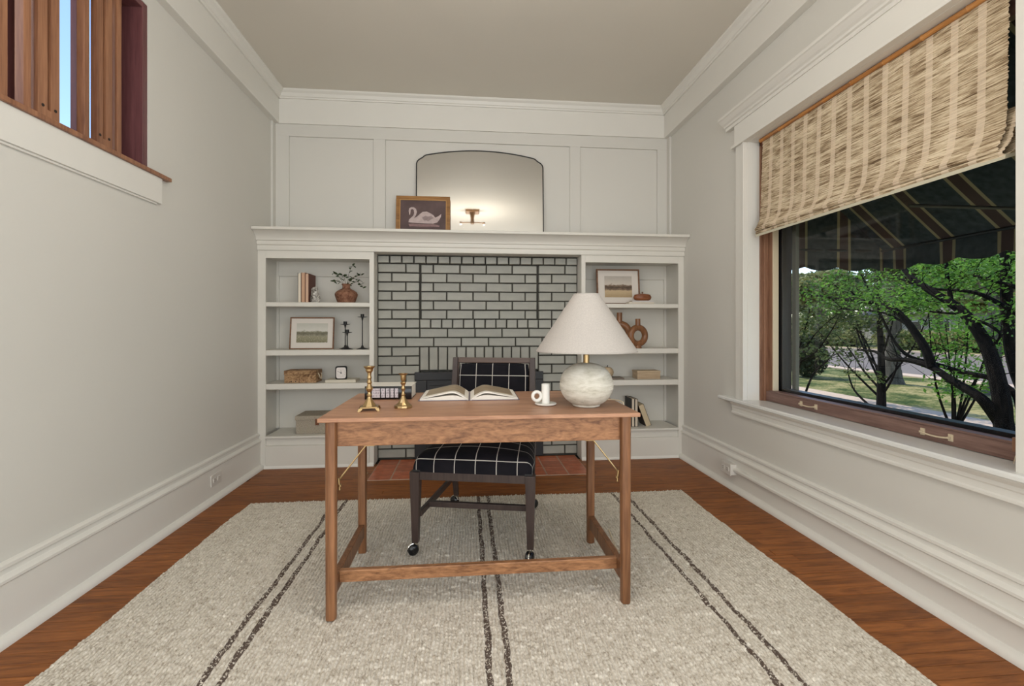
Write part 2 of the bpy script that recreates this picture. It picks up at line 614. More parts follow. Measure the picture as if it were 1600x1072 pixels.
w1p('casing', WR - 0.022, RO_Y1, 0.62, WR, RO_Y1 + 0.10, 2.315, M['trim'])
w1p('casing_bead', WR - 0.030, RO_Y1 - 0.001, 0.62, WR - 0.001, RO_Y1 + 0.016, 2.315, M['trim'])
w1p('casing', WR - 0.022, RO_Y0 - 0.10, 0.62, WR, RO_Y0, 2.315, M['trim'])
w1p('head_casing', WR - 0.026, RO_Y0 - 0.10, 2.328, WR, RO_Y1 + 0.11, 2.462, M['trim'])
w1p('head_fillet', WR - 0.040, RO_Y0 - 0.115, 2.312, WR, RO_Y1 + 0.13, 2.330, M['trim'])
w1poly('head_cap', [(WR, 2.46), (WR - 0.032, 2.46), (WR - 0.036, 2.47), (WR - 0.036, 2.478), (WR - 0.046, 2.482), (WR - 0.050, 2.492),
                    (WR - 0.062, 2.500), (WR - 0.084, 2.520), (WR - 0.092, 2.524), (WR - 0.092, 2.54), (WR, 2.54)], RO_Y0 - 0.18, RO_Y1 + 0.20, M['trim'])
w1poly('stool', [(WR + 0.125, 0.598), (WR - 0.052, 0.598), (WR - 0.060, 0.604), (WR - 0.060, 0.616), (WR - 0.052, 0.622), (WR + 0.125, 0.622)], RO_Y0 - 0.16, RO_Y1 + 0.26, paint('gloss_sill_paint', (226, 226, 222), 0.18, 0.01, 4, 0.0))
w1poly('stool_apron', [(WR, 0.598), (WR - 0.036, 0.598), (WR - 0.034, 0.588), (WR - 0.020, 0.572), (WR - 0.020, 0.558), (WR - 0.016, 0.552),
                       (WR - 0.016, 0.530), (WR - 0.022, 0.524), (WR - 0.022, 0.514), (WR, 0.510)], RO_Y0 - 0.12, RO_Y1 + 0.15, M['trim'])
XR = 1.905
w1p('reveal', WR - 0.001, RO_Y1 - 0.004, 0.62, XR, RO_Y1 + 0.002, RO_Z1, M['trim'], 0)
w1p('reveal', WR - 0.001, RO_Y0 - 0.002, 0.62, XR, RO_Y0 + 0.004, RO_Z1, M['trim'], 0)
w1p('reveal_head', WR - 0.001, RO_Y0, RO_Z1 - 0.004, XR, RO_Y1, RO_Z1 + 0.002, M['trim'], 0)
# wooden frame
w1p('frame_jamb', XR, RO_Y1 - 0.018, 0.622, 1.955, RO_Y1, RO_Z1 - 0.005, M['win_wood_v'])
w1p('frame_stop', 1.922, RO_Y1 - 0.030, 0.622, 1.950, RO_Y1 - 0.018, RO_Z1 - 0.01, M['win_wood_v'])
w1p('frame_jamb', XR, RO_Y0, 0.622, 1.955, RO_Y0 + 0.018, RO_Z1 - 0.005, M['win_wood_v'])
w1p('frame_head', XR, RO_Y0, RO_Z1 - 0.03, 1.955, RO_Y1, RO_Z1 - 0.004, M['win_head'])
sash = w1p('sash_rail', 1.935, RO_Y0 + 0.02, 0.624, 1.985, RO_Y1 - 0.02, 0.686, M['win_wood'])
w1p('sash_bead', 1.930, RO_Y0 + 0.05, 0.686, 1.985, RO_Y1 - 0.06, 0.694, M['win_wood'])
w1p('sash_stile', 1.950, RO_Y1 - 0.072, 0.686, 1.985, RO_Y1 - 0.02, 2.28, M['win_wood_v'])
w1p('sash_lining', 1.948, RO_Y1 - 0.082, 0.692, 1.985, RO_Y1 - 0.072, 2.28, M['cream_metal'])
w1p('sash_stile', 1.950, RO_Y0 + 0.02, 0.686, 1.985, RO_Y0 + 0.072, 2.28, M['win_wood_v'])
w1p('sash_head', 1.950, RO_Y0 + 0.02, 2.22, 1.985, RO_Y1 - 0.02, 2.28, M['win_wood'])
w1p('pane', 1.990, RO_Y0 + 0.05, 0.67, 1.994, RO_Y1 - 0.05, 2.24, M['glass'], 0)
w1p('storm_frame', 1.998, RO_Y1 - 0.10, 0.62, 2.06, RO_Y1, 2.3, M['black_metal'])
w1p('storm_frame', 1.998, RO_Y0, 0.62, 2.06, RO_Y0 + 0.05, 2.3, M['black_metal'])
w1p('storm_rail', 1.998, RO_Y0, 0.62, 2.06, RO_Y1, 0.708, M['black_metal'])
w1p('storm_bar', 2.062, RO_Y1 - 0.135, 0.62, 2.085, RO_Y1 - 0.10, 2.3, paint('grey_green_bar', (86, 88, 78), 0.5, 0.05, 5))
for yh in (1.76, 2.49):
    hd = MB()
    for dy in (-0.058, 0.058):
        hd.box(-0.004, dy - 0.009, -0.014, 0, dy + 0.009, 0.014)
        hd.box(-0.016, dy - 0.004, -0.004, 0, dy + 0.004, 0.004)
    hd.tube([(-0.014, t * 0.058, -0.006 * (1 - t * t)) for t in [-1 + i * 0.2 for i in range(11)]], 0.0035, 8)
    link('sash_handle', hd.mesh('sash_handle', M['cream_metal'], True), w1, (1.935 - OX, yh - OY, 0.656 - OZ))
w1p('cord_block', 1.900, RO_Y0 + 0.045, 0.665, 1.935, RO_Y0 + 0.085, 0.715, M['win_wood_v'], 0.002)

# ------------------------------------------------------------------ woven shade
a = N('woven_grass_shade', 0.8, 0.2)
tc = a.n('TexCoord')
mp = a.n('Mapping'); mp.inputs['Scale'].default_value = (8, 9, 190)
a.l(tc.outputs['Object'], mp.inputs['Vector'])
f1 = a.noise(mp.outputs[0], 1.0, 4, 0.7)
mp2 = a.n('Mapping'); mp2.inputs['Scale'].default_value = (3, 5, 22)
a.l(tc.outputs['Object'], mp2.inputs['Vector'])
f2 = a.noise(mp2.outputs[0], 1.0, 3, 0.6)
fs = a.math('ADD', a.math('MULTIPLY', f1, 0.72), a.math('MULTIPLY', f2, 0.28))
straw = a.ramp(fs, [(0.36, lin((92, 72, 52))), (0.44, lin((148, 126, 98))), (0.5, lin((194, 174, 144))), (0.58, lin((228, 212, 184)))])
uvn = a.n('UVMap'); sp = a.n('SeparateXYZ'); a.l(uvn.outputs[0], sp.inputs[0])
band = a.math('LESS_THAN', a.math('PINGPONG', sp.outputs[0], 0.05), 0.0145)
a.base(a.mix(a.math('MULTIPLY', band, 0.72), straw, lin((226, 208, 184))))
a.bump(f1, 0.5, 0.004)
a.b.inputs['Subsurface Weight'].default_value = 0.0
M['shade'] = a.m

sh = thing('roman_shade', 'woven straw roman shade with pale vertical tapes half lowered over the big window', 'shade', (1.88, 2.14, 2.30))
Y0s, Y1s = 1.455 - 2.14, 2.825 - 2.14


def shade_sheet(name, prof, y0, y1, ny=120, flare=0.0):
    """prof: (x,z) points from the top down, thickness added by a solidify modifier"""
    P = [Vector((p[0], 0, p[1])) for p in prof]
    dense = []
    for i in range(len(P) - 1):
        k = max(1, int((P[i + 1] - P[i]).length / 0.0045))
        dense += [P[i].lerp(P[i + 1], t / k) for t in range(k)]
    dense.append(P[-1])
    L = 0; arc = [0]
    for i in range(1, len(dense)):
        L += (dense[i] - dense[i - 1]).length; arc.append(L)
    vs, fs, uvs = [], [], []
    rr = random.Random(5)
    for i, p in enumerate(dense):
        off = rr.uniform(-0.0011, 0.0011) + (0.0009 if i % 2 else -0.0009)
        e0, e1 = rr.uniform(-0.003, 0.003), rr.uniform(-0.003, 0.003)
        for j in range(ny + 1):
            t = j / ny
            w = -flare * max(0, arc[i] / L - 0.75) * 4
            yv = (y0 + e0 + w) * (1 - t) + (y1 + e1 - w) * t
            vs.append((p.x + off + 0.002 * math.sin(yv * 13 + arc[i] * 6), yv, p.z))
            uvs.append((yv, arc[i]))
    W = ny + 1
    for i in range(len(dense) - 1):
        for j in range(ny):
            fs.append((i * W + j, i * W + j + 1, (i + 1) * W + j + 1, (i + 1) * W + j))
    me = bpy.data.meshes.new(name)
    me.from_pydata(vs, [], fs)
    me.materials.append(M['shade'])
    uvl = me.uv_layers.new(name='UVMap')
    li = np.zeros(len(me.loops), dtype=np.int32); me.loops.foreach_get('vertex_index', li)
    uvl.data.foreach_set('uv', np.array(uvs)[li].ravel())
    o = link(name, me, sh)
    md = o.modifiers.new('thick', 'SOLIDIFY'); md.thickness = 0.002
    return o


shade_sheet('front_panel', [(0.0, -0.012), (-0.004, -0.20), (-0.010, -0.44), (-0.022, -0.52), (-0.052, -0.575), (-0.046, -0.588), (-0.02, -0.58)], Y0s, Y1s, 120, -0.0)
shade_sheet('lower_fold', [(0.02, -0.44), (-0.012, -0.55), (-0.046, -0.596), (-0.040, -0.610), (0.0, -0.59)], Y0s - 0.015, Y1s + 0.004, 60)
shade_sheet('rear_fold', [(0.045, -0.42), (0.035, -0.52), (0.008, -0.585), (0.028, -0.592), (0.04, -0.5)], Y0s - 0.028, Y1s, 60)
ob('hem_band', MB().poly([(-0.046, -0.622), (-0.042, -0.606), (0.006, -0.594), (0.006, -0.606)], 1, Y0s - 0.02, Y1s + 0.006), plain('pale_hem', (196, 190, 168), 0.7), sh)
rod = MB()
rp, rr_ = [], []
for i in range(9):
    yb0 = Y0s - 0.05 + i * (Y1s - Y0s + 0.06) / 8
    rp += [(0, yb0 - 0.004, 0), (0, yb0, 0), (0, yb0 + 0.004, 0)]
    rr_ += [0.0115, 0.0135, 0.0115]
rod.tube(rp, rr_, 10)
ob('bamboo_rod', rod, wood('bamboo', (150, 92, 44), (206, 148, 86), 1, 0.35, 1.0), sh, 0, True, loc=(-0.006, 0, -0.002))
cord = MB()
cord.tube([(0.02, Y0s - 0.035, -0.42), (0.028, Y0s - 0.038, -1.0), (0.026, Y0s - 0.036, -1.60), (0.016, Y0s - 0.03, -1.645)], 0.0016, 6)
cord.tube([(0.022, Y0s - 0.030, -0.42), (0.022, Y0s - 0.044, -0.9), (0.030, Y0s - 0.036, -1.3), (0.026, Y0s - 0.036, -1.60)], 0.0016, 6)
cord.tube([(0.018, Y0s - 0.03, -1.62), (0.006, Y0s - 0.012, -1.645), (0.004, Y0s - 0.008, -1.672)], 0.0014, 6)
ob('pull_cord', cord, M['cream_metal'], sh, 0, True)
for yy_ in (Y0s + 0.005, Y1s - 0.015):
    ob('mounting_cleat', box(-0.004, yy_, -0.002, 0.024, yy_ + 0.02, 0.012), M['win_head'], sh)

# ------------------------------------------------------------------ bookcases and mantel
SH = [(1.262, 1.297), (0.878, 0.922), (0.612, 0.658)]


def bookcase(name, label, xa, xb, ia, ib):
    """xa..xb overall, ia..ib the opening"""
    t = thing(name, label, 'bookcase', ((xa + xb) / 2, YF, 0))
    ox, oy = (xa + xb) / 2, YF

    def p(nm, x0, y0, z0, x1, y1, z1, bev=0.0015, mat=None):
        return ob(nm, box(x0 - ox, y0 - oy, z0, x1 - ox, y1 - oy, z1), mat or M['builtin'], t, bev)
    yb = YB - 0.002
    p('stile', xa, YF, 0.0, ia, YF + 0.022, 1.70)
    p('stile', ib, YF, 0.0, xb, YF + 0.022, 1.70)
    p('top_rail', ia, YF, 1.640, ib, YF + 0.022, 1.70)
    p('side_panel', xa, YF + 0.022, 0, min(ia, xa + 0.026), yb, 1.70, 0)
    p('side_panel', max(ib, xb - 0.026), YF + 0.022, 0, xb, yb, 1.70, 0)
    sa, sb = xa + 0.026, xb - 0.026
    p('back_panel', sa, yb - 0.008, 0.25, sb, yb, 1.70, 0)
    p('top_panel', sa, YF + 0.022, 1.655, sb, yb - 0.008, 1.70, 0)
    p('seat_board', ia, YF - 0.014, 0.236, ib, yb - 0.008, 0.252)
    p('riser', ia, YF + 0.010, 0.176, ib, YF + 0.021, 0.236, 0.001)
    p('kick_board', ia, YF - 0.010, 0.0, ib, YF + 0.018, 0.176, 0.003)
    for z0, z1 in SH:
        p('shelf', sa + 0.001, YF + 0.006, z0, sb - 0.001, yb - 0.009, z1, 0.006)
    p('top_cleat', sa + 0.0205, yb - 0.026, 1.53, sb - 0.0205, yb - 0.008, 1.655)
    p('low_cleat', sa, yb - 0.014, 1.297, sb - 0.05, yb - 0.008, 1.412, 0.001)
    for xx in (sa, sb - 0.02):
        p('shelf_standard', xx, yb - 0.026, 0.252, xx + 0.02, yb - 0.008, 1.655, 0.001)
    m_ = MB().poly([(YF - 0.003 - oy, 0), (YF - 0.018 - oy, 0), (YF - 0.018 - oy, 0.008), (YF - 0.012 - oy, 0.020), (YF - 0.003 - oy, 0.028)], 0,
                   xa - ox + (0.052 if xa < 0 else 0), xb - ox - (0.052 if xb > 0 else 0))
    ob('shoe_moulding', m_, M['trim'], t)
    return t


bookcase('bookcase', 'cream built-in bookcase holding the potted plant and the clock', WL + 0.001, -0.74, -1.564, -0.776)
bookcase('bookcase', 'cream built-in bookcase holding the two ring vases', 0.94, WR - 0.001, 0.974, 1.775)

mant = thing('mantel', 'long cream mantel shelf over the brick fireplace and bookcases', 'mantel', (0.1, YF, 1.70))
P = [(YB - 0.003, 1.700), (YF - 0.010, 1.700), (YF - 0.012, 1.706), (YF - 0.012, 1.738), (YF - 0.020, 1.742), (YF - 0.024, 1.752), (YF - 0.024, 1.772),
     (YF - 0.034, 1.775), (YF - 0.036, 1.786), (YF - 0.044, 1.800), (YF - 0.062, 1.820), (YF - 0.092, 1.838), (YF - 0.104, 1.842)]
ob('cornice', MB().poly([(a_ - YF, b_ - 1.70) for a_, b_ in P + [(YB - 0.003, 1.842)]], 0, WL + 0.002 - 0.1, WR - 0.002 - 0.1), M['builtin'], mant, 0, True)
ob('shelf_top', box(WL + 0.002 - 0.1, -0.112, 0.142, WR - 0.002 - 0.1, YB - 0.003 - YF, 0.164), M['builtin'], mant, 0.003)

# ------------------------------------------------------------------ fireplace
fp = thing('fireplace', 'grey painted brick fireplace with black metal firebox cover', 'fireplace', (0.1, 3.95, 0))
FX, FY = 0.1, 3.95
bx0, bx1 = -0.738, 0.938
rx0, rx1 = -0.397, 0.602
YBF, YRF = 3.940, 3.966
ob('mortar', MB().box(bx0 - FX, YBF + 0.012 - FY, 0.004, rx0 - FX - 0.010, YB - 0.004 - FY, 1.695)
   .box(rx1 + 0.010 - FX, YBF + 0.012 - FY, 0.004, bx1 - FX, YB - 0.004 - FY, 1.695)
   .box(rx0 - FX - 0.010, YRF + 0.012 - FY, 0.735, rx1 + 0.010 - FX, YB - 0.004 - FY, 1.695)
   .box(rx0 - FX - 0.010, YBF + 0.012 - FY, 0.735, rx1 + 0.010 - FX, YRF + 0.012 - FY, 1.160), M['mortar'], fp)
brick_cache = {}
J = 0.0105


def brick(x0, x1, z0, z1, yf):
    x0 += J / 2; x1 -= J / 2; z0 += J / 2; z1 -= J / 2
    if x1 - x0 < 0.012: return
    key = (round(x1 - x0, 3), round(z1 - z0, 3), rng.randrange(3))
    if key not in brick_cache:
        w, h = key[0] / 2, key[1] / 2
        bm = bmesh.new()
        rb = random.Random(hash(key))
        bmesh.ops.create_cube(bm, size=1)
        for v_ in bm.verts:
            v_.co = Vector((v_.co.x * 2 * w + rb.uniform(-.0012, .0012), v_.co.y * 0.05 + 0.025, v_.co.z * 2 * h + rb.uniform(-.0012, .0012)))
        bmesh.ops.bevel(bm, geom=[e for e in bm.edges if all(q.co.y < 0.01 for q in e.verts)], offset=0.003, segments=1, affect='EDGES')
        me = bpy.data.meshes.new('brick'); bm.to_mesh(me); bm.free()
        me.materials.append(M['brick'])
        brick_cache[key] = me
    link('brick', brick_cache[key], fp, ((x0 + x1) / 2 - FX, yf - FY + rng.uniform(-0.0015, 0.0015), (z0 + z1) / 2), (0, rng.uniform(-.003, .003), 0))


CH = 0.0768
ztop = 1.629


def run(xs, z0, z1, yf):
    for a_, b_ in zip(xs[:-1], xs[1:]):
        brick(a_, b_, z0, z1, yf)


F_ = 0.343 / 1.5
# projecting header row at the top
n = 17
run([bx0 + (bx1 - bx0) * i / n for i in range(n + 1)], 1.629, 1.694, YBF - 0.012)
mod = (rx1 - rx0) / 4.5
for r in range(22):
    z1 = ztop - r * CH; z0 = z1 - CH
    if z0 < -0.01:
        z0 = 0.004
    if z1 - z0 < 0.03: break
    odd = r % 2 == 0
    if r == 6:
        xs_ = [bx0, bx0 + F_, rx0] + [rx0 + (rx1 - rx0) * i / 11 for i in range(1, 12)] + [rx1 + F_ / 2, bx1]
        run(xs_, z0, z1, YBF)
    elif r in (7, 8):
        x = bx0; xs_ = [x]
        x += F_ / 2 if r == 7 else F_
        while x < bx1 - 0.04:
            xs_.append(x); x += F_
        xs_.append(bx1)
        run(xs_, z0, z1, YBF)
    else:
        L_ = [bx0, bx0 + F_, rx0] if odd else [bx0, bx0 + F_ / 2, rx0]
        R_ = [rx1, rx1 + F_, bx1] if odd else [rx1, rx1 + F_ / 2, bx1]
        run(L_, z0, z1, YBF); run(R_, z0, z1, YBF)
        if r < 6:
            xs_ = [rx0 + 0.008] + [rx0 + mod * (0.5 + i) for i in range(4)] + [rx1 - 0.008] if odd else [rx0 + 0.008] + [rx0 + mod * (1 + i) for i in range(4)] + [rx1 - 0.008]
            run(xs_, z0, z1, YRF)
run([rx0 + (rx1 - rx0) * i / 13 for i in range(14)], 0.740, 0.938, YBF)
# firebox: black metal surround with a recessed cover
kx0, kx1 = -0.436, 0.640
for nm, q in {'surround_top': (kx0, 0.66, kx1, 0.728), 'surround_side': (kx0, 0.012, kx0 + 0.10, 0.66), 'surround_side.001': (kx1 - 0.10, 0.012, kx1, 0.66)}.items():
    ob(nm, box(q[0] - FX, 3.918 - FY, q[1], q[2] - FX, 3.939 - FY, q[3]), M['black_metal'], fp, 0.004)
ob('firebox_cover', box(kx0 + 0.10 - FX, 3.93 - FY, 0.012, kx1 - 0.10 - FX, 3.937 - FY, 0.66), M['black_metal'], fp, 0.002)
ob('cover_rim', MB().box(kx0 + 0.115 - FX, 3.922 - FY, 0.615, kx1 - 0.115 - FX, 3.93 - FY, 0.645), M['black_metal'], fp, 0.002)

hearth = thing('hearth', 'terracotta tiled hearth flush with the floor before the fireplace', 'hearth', (0.1, 3.68, 0))
hx0, hx1, hy0, hy1 = -0.715, 0.915, 3.425, 3.938
ob('grout_bed', box(hx0 - FX, hy0 - 3.68, 0.0006, hx1 - FX, hy1 - 3.68, 0.0045), M['grout'], hearth)
tm = {}
nx = 10
rows_ = [hy0, 3.605, 3.785, hy1]
for j in range(3):
    for i in range(nx):
        w = (hx1 - hx0) / nx
        dpt = rows_[j + 1] - rows_[j]
        if j not in tm:
            tm[j] = MB().box(-w / 2 + 0.0055, -dpt / 2 + 0.0055, -0.001, w / 2 - 0.0055, dpt / 2 - 0.0055, 0.0025).mesh('tile', M['tile'])
        link('tile', tm[j], hearth, (hx0 + w * (i + .5) - FX, (rows_[j] + rows_[j + 1]) / 2 - 3.68, 0.004 + rng.uniform(-.0004, .0004)))

# ------------------------------------------------------------------ rug
a = N('wool_rug', 0.95, 0.1)
geo = a.n('TexCoord')
sepr = a.n('SeparateXYZ'); a.l(geo.outputs['Object'], sepr.inputs[0])
mpw = a.n('Mapping'); mpw.inputs['Scale'].default_value = (1, 1, 1)
a.l(geo.outputs['Object'], mpw.inputs['Vector'])
wob = a.math('MULTIPLY', a.math('SUBTRACT', a.noise(mpw.outputs[0], 5, 3, 0.7), 0.5), 0.035)
xw = a.math('ADD', sepr.outputs[0], wob)
nz = a.noise(a.coord((1, 1, 1)), 55, 3, 0.7)
nz2 = a.noise(a.coord((1, 0.5, 1)), 180, 2, 0.7)
wool = a.ramp(a.math('ADD', a.math('MULTIPLY', nz, 0.5), a.math('MULTIPLY', nz2, 0.5)),
              [(0.34, lin((150, 138, 122))), (0.45, lin((196, 187, 172))), (0.6, lin((222, 215, 202)))])
mask = None
for xs_ in (-0.858, -0.800, 0.028, 0.088, 0.905, 0.985):
    d_ = a.math('ABSOLUTE', a.math('SUBTRACT', xw, xs_))
    g_ = a.math('LESS_THAN', d_, 0.0105)
    mask = g_ if mask is None else a.math('MAXIMUM', mask, g_)
patchy = a.math('GREATER_THAN', a.noise(a.coord((1, 1, 1)), 90, 2, 0.8), 0.44)
mask = a.math('MULTIPLY', mask, patchy)
a.base(a.mix(a.math('MULTIPLY', mask, 0.9), wool, lin((70, 52, 44))))
a.bump(nz2, 0.4, 0.003)
M['rug'] = a.m

rug = thing('rug', 'large cream woven wool rug with three pairs of thin brown stripes', 'rug', (0.042, 1.2, 0))
X0r, X1r, Y0r, Y1r = -1.345, 1.43, -0.62, 3.025
nxr, nyr = 900, 430
ys = np.concatenate([np.linspace(Y0r, 1.25, 40, endpoint=False), np.linspace(1.25, Y1r, nyr)])
xs_r = np.linspace(X0r, X1r, nxr)
XX, YY = np.meshgrid(xs_r, ys)
rg = np.random.default_rng(2)
pitch = 0.0145
nrib = int((X1r - X0r) / pitch) + 2
ph = rg.uniform(0, 2 * PI, nrib)
per = 0.017
wobx = 0.0022 * np.sin(YY * 31 + np.sin(YY * 7) * 3)
ribf = (XX + wobx - X0r) / pitch
ri = np.clip(np.floor(ribf).astype(int), 0, nrib - 1)
across = np.abs(np.sin(PI * ribf)) ** 0.6
along = 0.62 + 0.38 * np.abs(np.sin(PI * YY / per + ph[ri] + (ribf - ri - .5) * 1.2)) ** 0.7
low = rg.normal(0, 1, (len(ys) // 6 + 2, nxr // 6 + 2))
lown = np.kron(low, np.ones((6, 6)))[:len(ys), :nxr]
ZZ = 0.004 + 0.0085 * across * along + 0.0012 * lown
ZZ += 0.0012 * np.sin(XX * 3.1) * np.sin(YY * 4.0)
edge = np.minimum(np.minimum(XX - X0r, X1r - XX), Y1r - YY)
ZZ = np.where(edge < 0.004, 0.002, ZZ)
# wavy, slightly ragged outline
XW = XX + (0.006 * np.sin(YY * 4.3) + 0.003 * np.sin(YY * 11)) * (np.abs(XX - 0.04) / 1.38) ** 6
YW = YY + np.where(YY > Y1r - 0.02, 0.004 * np.sin(PI * ribf) + 0.003 * np.sin(XX * 5), 0) - (XX - 0.04) * 0.011 * np.clip((YY + .6) / 3.6, 0, 1)
vv = np.stack([XW - 0.042, YW - 1.2, ZZ], -1).reshape(-1, 3)
R_, C_ = len(ys), nxr
idx = np.arange(R_ * C_).reshape(R_, C_)
q = np.stack([idx[:-1, :-1], idx[:-1, 1:], idx[1:, 1:], idx[1:, :-1]], -1).reshape(-1, 4)
me = bpy.data.meshes.new('woven_pile')
me.vertices.add(len(vv)); me.vertices.foreach_set('co', vv.ravel().astype(np.float32))
me.loops.add(q.size); me.loops.foreach_set('vertex_index', q.ravel().astype(np.int32))
me.polygons.add(len(q)); me.polygons.foreach_set('loop_start', np.arange(0, q.size, 4, dtype=np.int32))
me.update(calc_edges=True)
me.materials.append(M['rug'])
me.polygons.foreach_set('use_smooth', np.ones(len(q), dtype=bool))
tag(link('woven_pile', me, rug), kind='stuff')
ob('backing', box(X0r + 0.012 - 0.042, Y0r + 0.01 - 1.2, 0.0006, X1r - 0.012 - 0.042, Y1r - 0.035 - 1.2, 0.0045), M['rug'], rug)
RZ = 0.0115     # height the furniture stands at on the pile

# ------------------------------------------------------------------ outlets, conduit, floor plate
t = thing('wall_outlet', 'white two-socket outlet plate on the baseboard below the slatted opening', 'outlet', (WL + 0.022, 3.155, 0.13), rot=(0, 0, 0))
ob('cover_plate', box(0, -0.062, -0.036, 0.005, 0.062, 0.036), M['white_plastic'], t, 0.0015)
for dy in (-0.024, 0.024):
    s_ = ob('socket', box(0.004, dy - 0.017, -0.014, 0.008, dy + 0.017, 0.014), M['white_plastic'], t, 0.001)
    mm = MB()
    for dz in (-0.006, 0.006):
        mm.box(0.0075, dy - 0.006, dz - 0.0012, 0.0085, dy + 0.004, dz + 0.0012)
    mm.box(0.0075, dy + 0.008, -0.002, 0.0085, dy + 0.012, 0.002)
    ob('slots', mm, M['dark_gap'], s_)
t = thing('outlet_box', 'white surface-mounted outlet box with a conduit on the baseboard under the window', 'outlet', (WR - 0.022, 3.045, 0.14))
ob('box_body', box(-0.038, -0.058, -0.036, 0, 0.058, 0.036), M['white_plastic'], t, 0.002)
ob('cover_plate', box(-0.046, -0.062, -0.039, -0.038, 0.062, 0.039), M['white_plastic'], t, 0.002)
for dy in (-0.026, 0.026):
    s_ = ob('socket', box(-0.049, dy - 0.017, -0.014, -0.045, dy + 0.017, 0.014), M['white_plastic'], t, 0.001)
    mm = MB()
    for dz in (-0.006, 0.006):
        mm.box(-0.0495, dy - 0.005, dz - 0.0012, -0.0485, dy + 0.005, dz + 0.0012)
    ob('slots', mm, M['dark_gap'], s_)
cd = MB().poly([(-0.0, -0.014), (-0.020, -0.014), (-0.026, -0.006), (-0.026, 0.006), (-0.020, 0.014), (0, 0.014)], 1, -4.9, -0.058)
ob('conduit', cd, M['trim'], t)
t = thing('floor_plate', 'small round brass floor plate before the bookcase with the clock', 'floor plate', (-0.775, 3.60, 0))
ob('ring', MB().lathe([(0.010, 0.0005), (0.030, 0.0005), (0.031, 0.002), (0.026, 0.0045), (0.012, 0.0045), (0.010, 0.002)], 24), M['brass'], t, 0, True)
ob('plug', MB().lathe([(0, 0.0005), (0.010, 0.0005), (0.010, 0.002), (0, 0.0025)], 16), M['black_iron'], t)

# ------------------------------------------------------------------ desk
dk = thing('desk', 'brown wooden writing desk standing on the rug', 'desk', (0.06, 2.06, RZ))
DX, DY = 0.06, 2.06
ZT = 0.766


def dp(name, x0, y0, z0, x1, y1, z1, mat='desk', bev=0.002):
    return ob(name, box(x0 - DX, y0 - DY, z0 - RZ, x1 - DX, y1 - DY, z1 - RZ), M[mat], dk, bev)


dp('desktop', -0.548, 1.765, 0.750, 0.672, 2.425, ZT, 'desk_top', 0.003)
dp('apron', -0.490, 1.810, 0.652, 0.606, 1.832, 0.749, bev=0.003)
dp('apron', -0.490, 2.300, 0.652, 0.606, 2.322, 0.749, bev=0.003)
dp('apron', -0.518, 1.815, 0.675, -0.498, 2.31, 0.749)
dp('apron', 0.614, 1.815, 0.675, 0.634, 2.31, 0.749)
for lx, ly in ((-0.507, 1.803), (0.623, 1.803), (-0.507, 2.322), (0.621, 2.322)):
    prof = [(0.0, 0), (0.0195, 0), (0.0205, 0.004), (0.0215, 0.30), (0.0222, 0.737)]
    lm = MB().lathe(prof + [(0, 0.737)], 16)
    # squarish section: push the circle towards a rounded square
    for i, (x, y_, z) in enumerate(lm.v):
        r = math.hypot(x, y_)
        if r > 1e-6:
            k = r / ((abs(x) ** 4 + abs(y_) ** 4) ** 0.25)
            k = 1 + (k - 1) * 0.55
            lm.v[i] = (x * k * 0.95, y_ * k * 0.95, z)
    ob('leg', lm, M['desk_leg'], dk, 0, True, (lx - DX, ly - DY, 0))
for sx in (-0.507, 0.622):
    o = dp('side_stretcher', sx - 0.013, 1.812, 0.088, sx + 0.013, 2.315, 0.152, 'desk_leg', 0.003)
dp('front_stretcher', -0.494, 1.862, 0.112, 0.609, 1.886, 0.158, bev=0.003)
for sx, k in ((-0.507, 1), (0.622, -1)):
    br = MB()
    x_ = sx + k * 0.028 - DX
    br.tube([(x_ - k * 0.004, 1.822 - DY, 0.525 - RZ), (x_ + k * 0.095, 1.838 - DY, 0.652 - RZ)], 0.003, 8)
    br.box(x_ + k * 0.085, 1.833 - DY, 0.645 - RZ, x_ + k * 0.125, 1.845 - DY, 0.665 - RZ)
    br.tube([(x_ - k * 0.006, 1.818 - DY, 0.53 - RZ), (x_ - k * 0.002, 1.818 - DY, 0.485 - RZ)], 0.0045, 8)
    br.lathe([(0, -0.004), (0.006, -0.004), (0.006, 0.004), (0, 0.004)], 10, (x_, 1.818 - DY, 0.503 - RZ))
    ob('folding_brace', br, M['brass'], dk, 0, True)

# ------------------------------------------------------------------ chair
ch = thing('desk_chair', 'dark wooden desk chair with black and white windowpane check cushions on casters', 'chair', (0.021, 2.212, RZ), math.radians(-12.5))


def tapered(x, y, z0, z1, w0, w1, x1=None, y1=None):
    """four-sided post from z0 (half width w0) to z1 (half width w1)"""
    x1 = x if x1 is None else x1; y1 = y if y1 is None else y1
    m = MB()
    m.v = [(x - w0, y - w0, z0), (x + w0, y - w0, z0), (x + w0, y + w0, z0), (x - w0, y + w0, z0),
           (x1 - w1, y1 - w1, z1), (x1 + w1, y1 - w1, z1), (x1 + w1, y1 + w1, z1), (x1 - w1, y1 + w1, z1)]
    for qd in ((0, 3, 2, 1), (4, 5, 6, 7), (0, 1, 5, 4), (1, 2, 6, 5), (2, 3, 7, 6), (3, 0, 4, 7)):
        m.f.append(qd); m.mi.append(0)
    return m


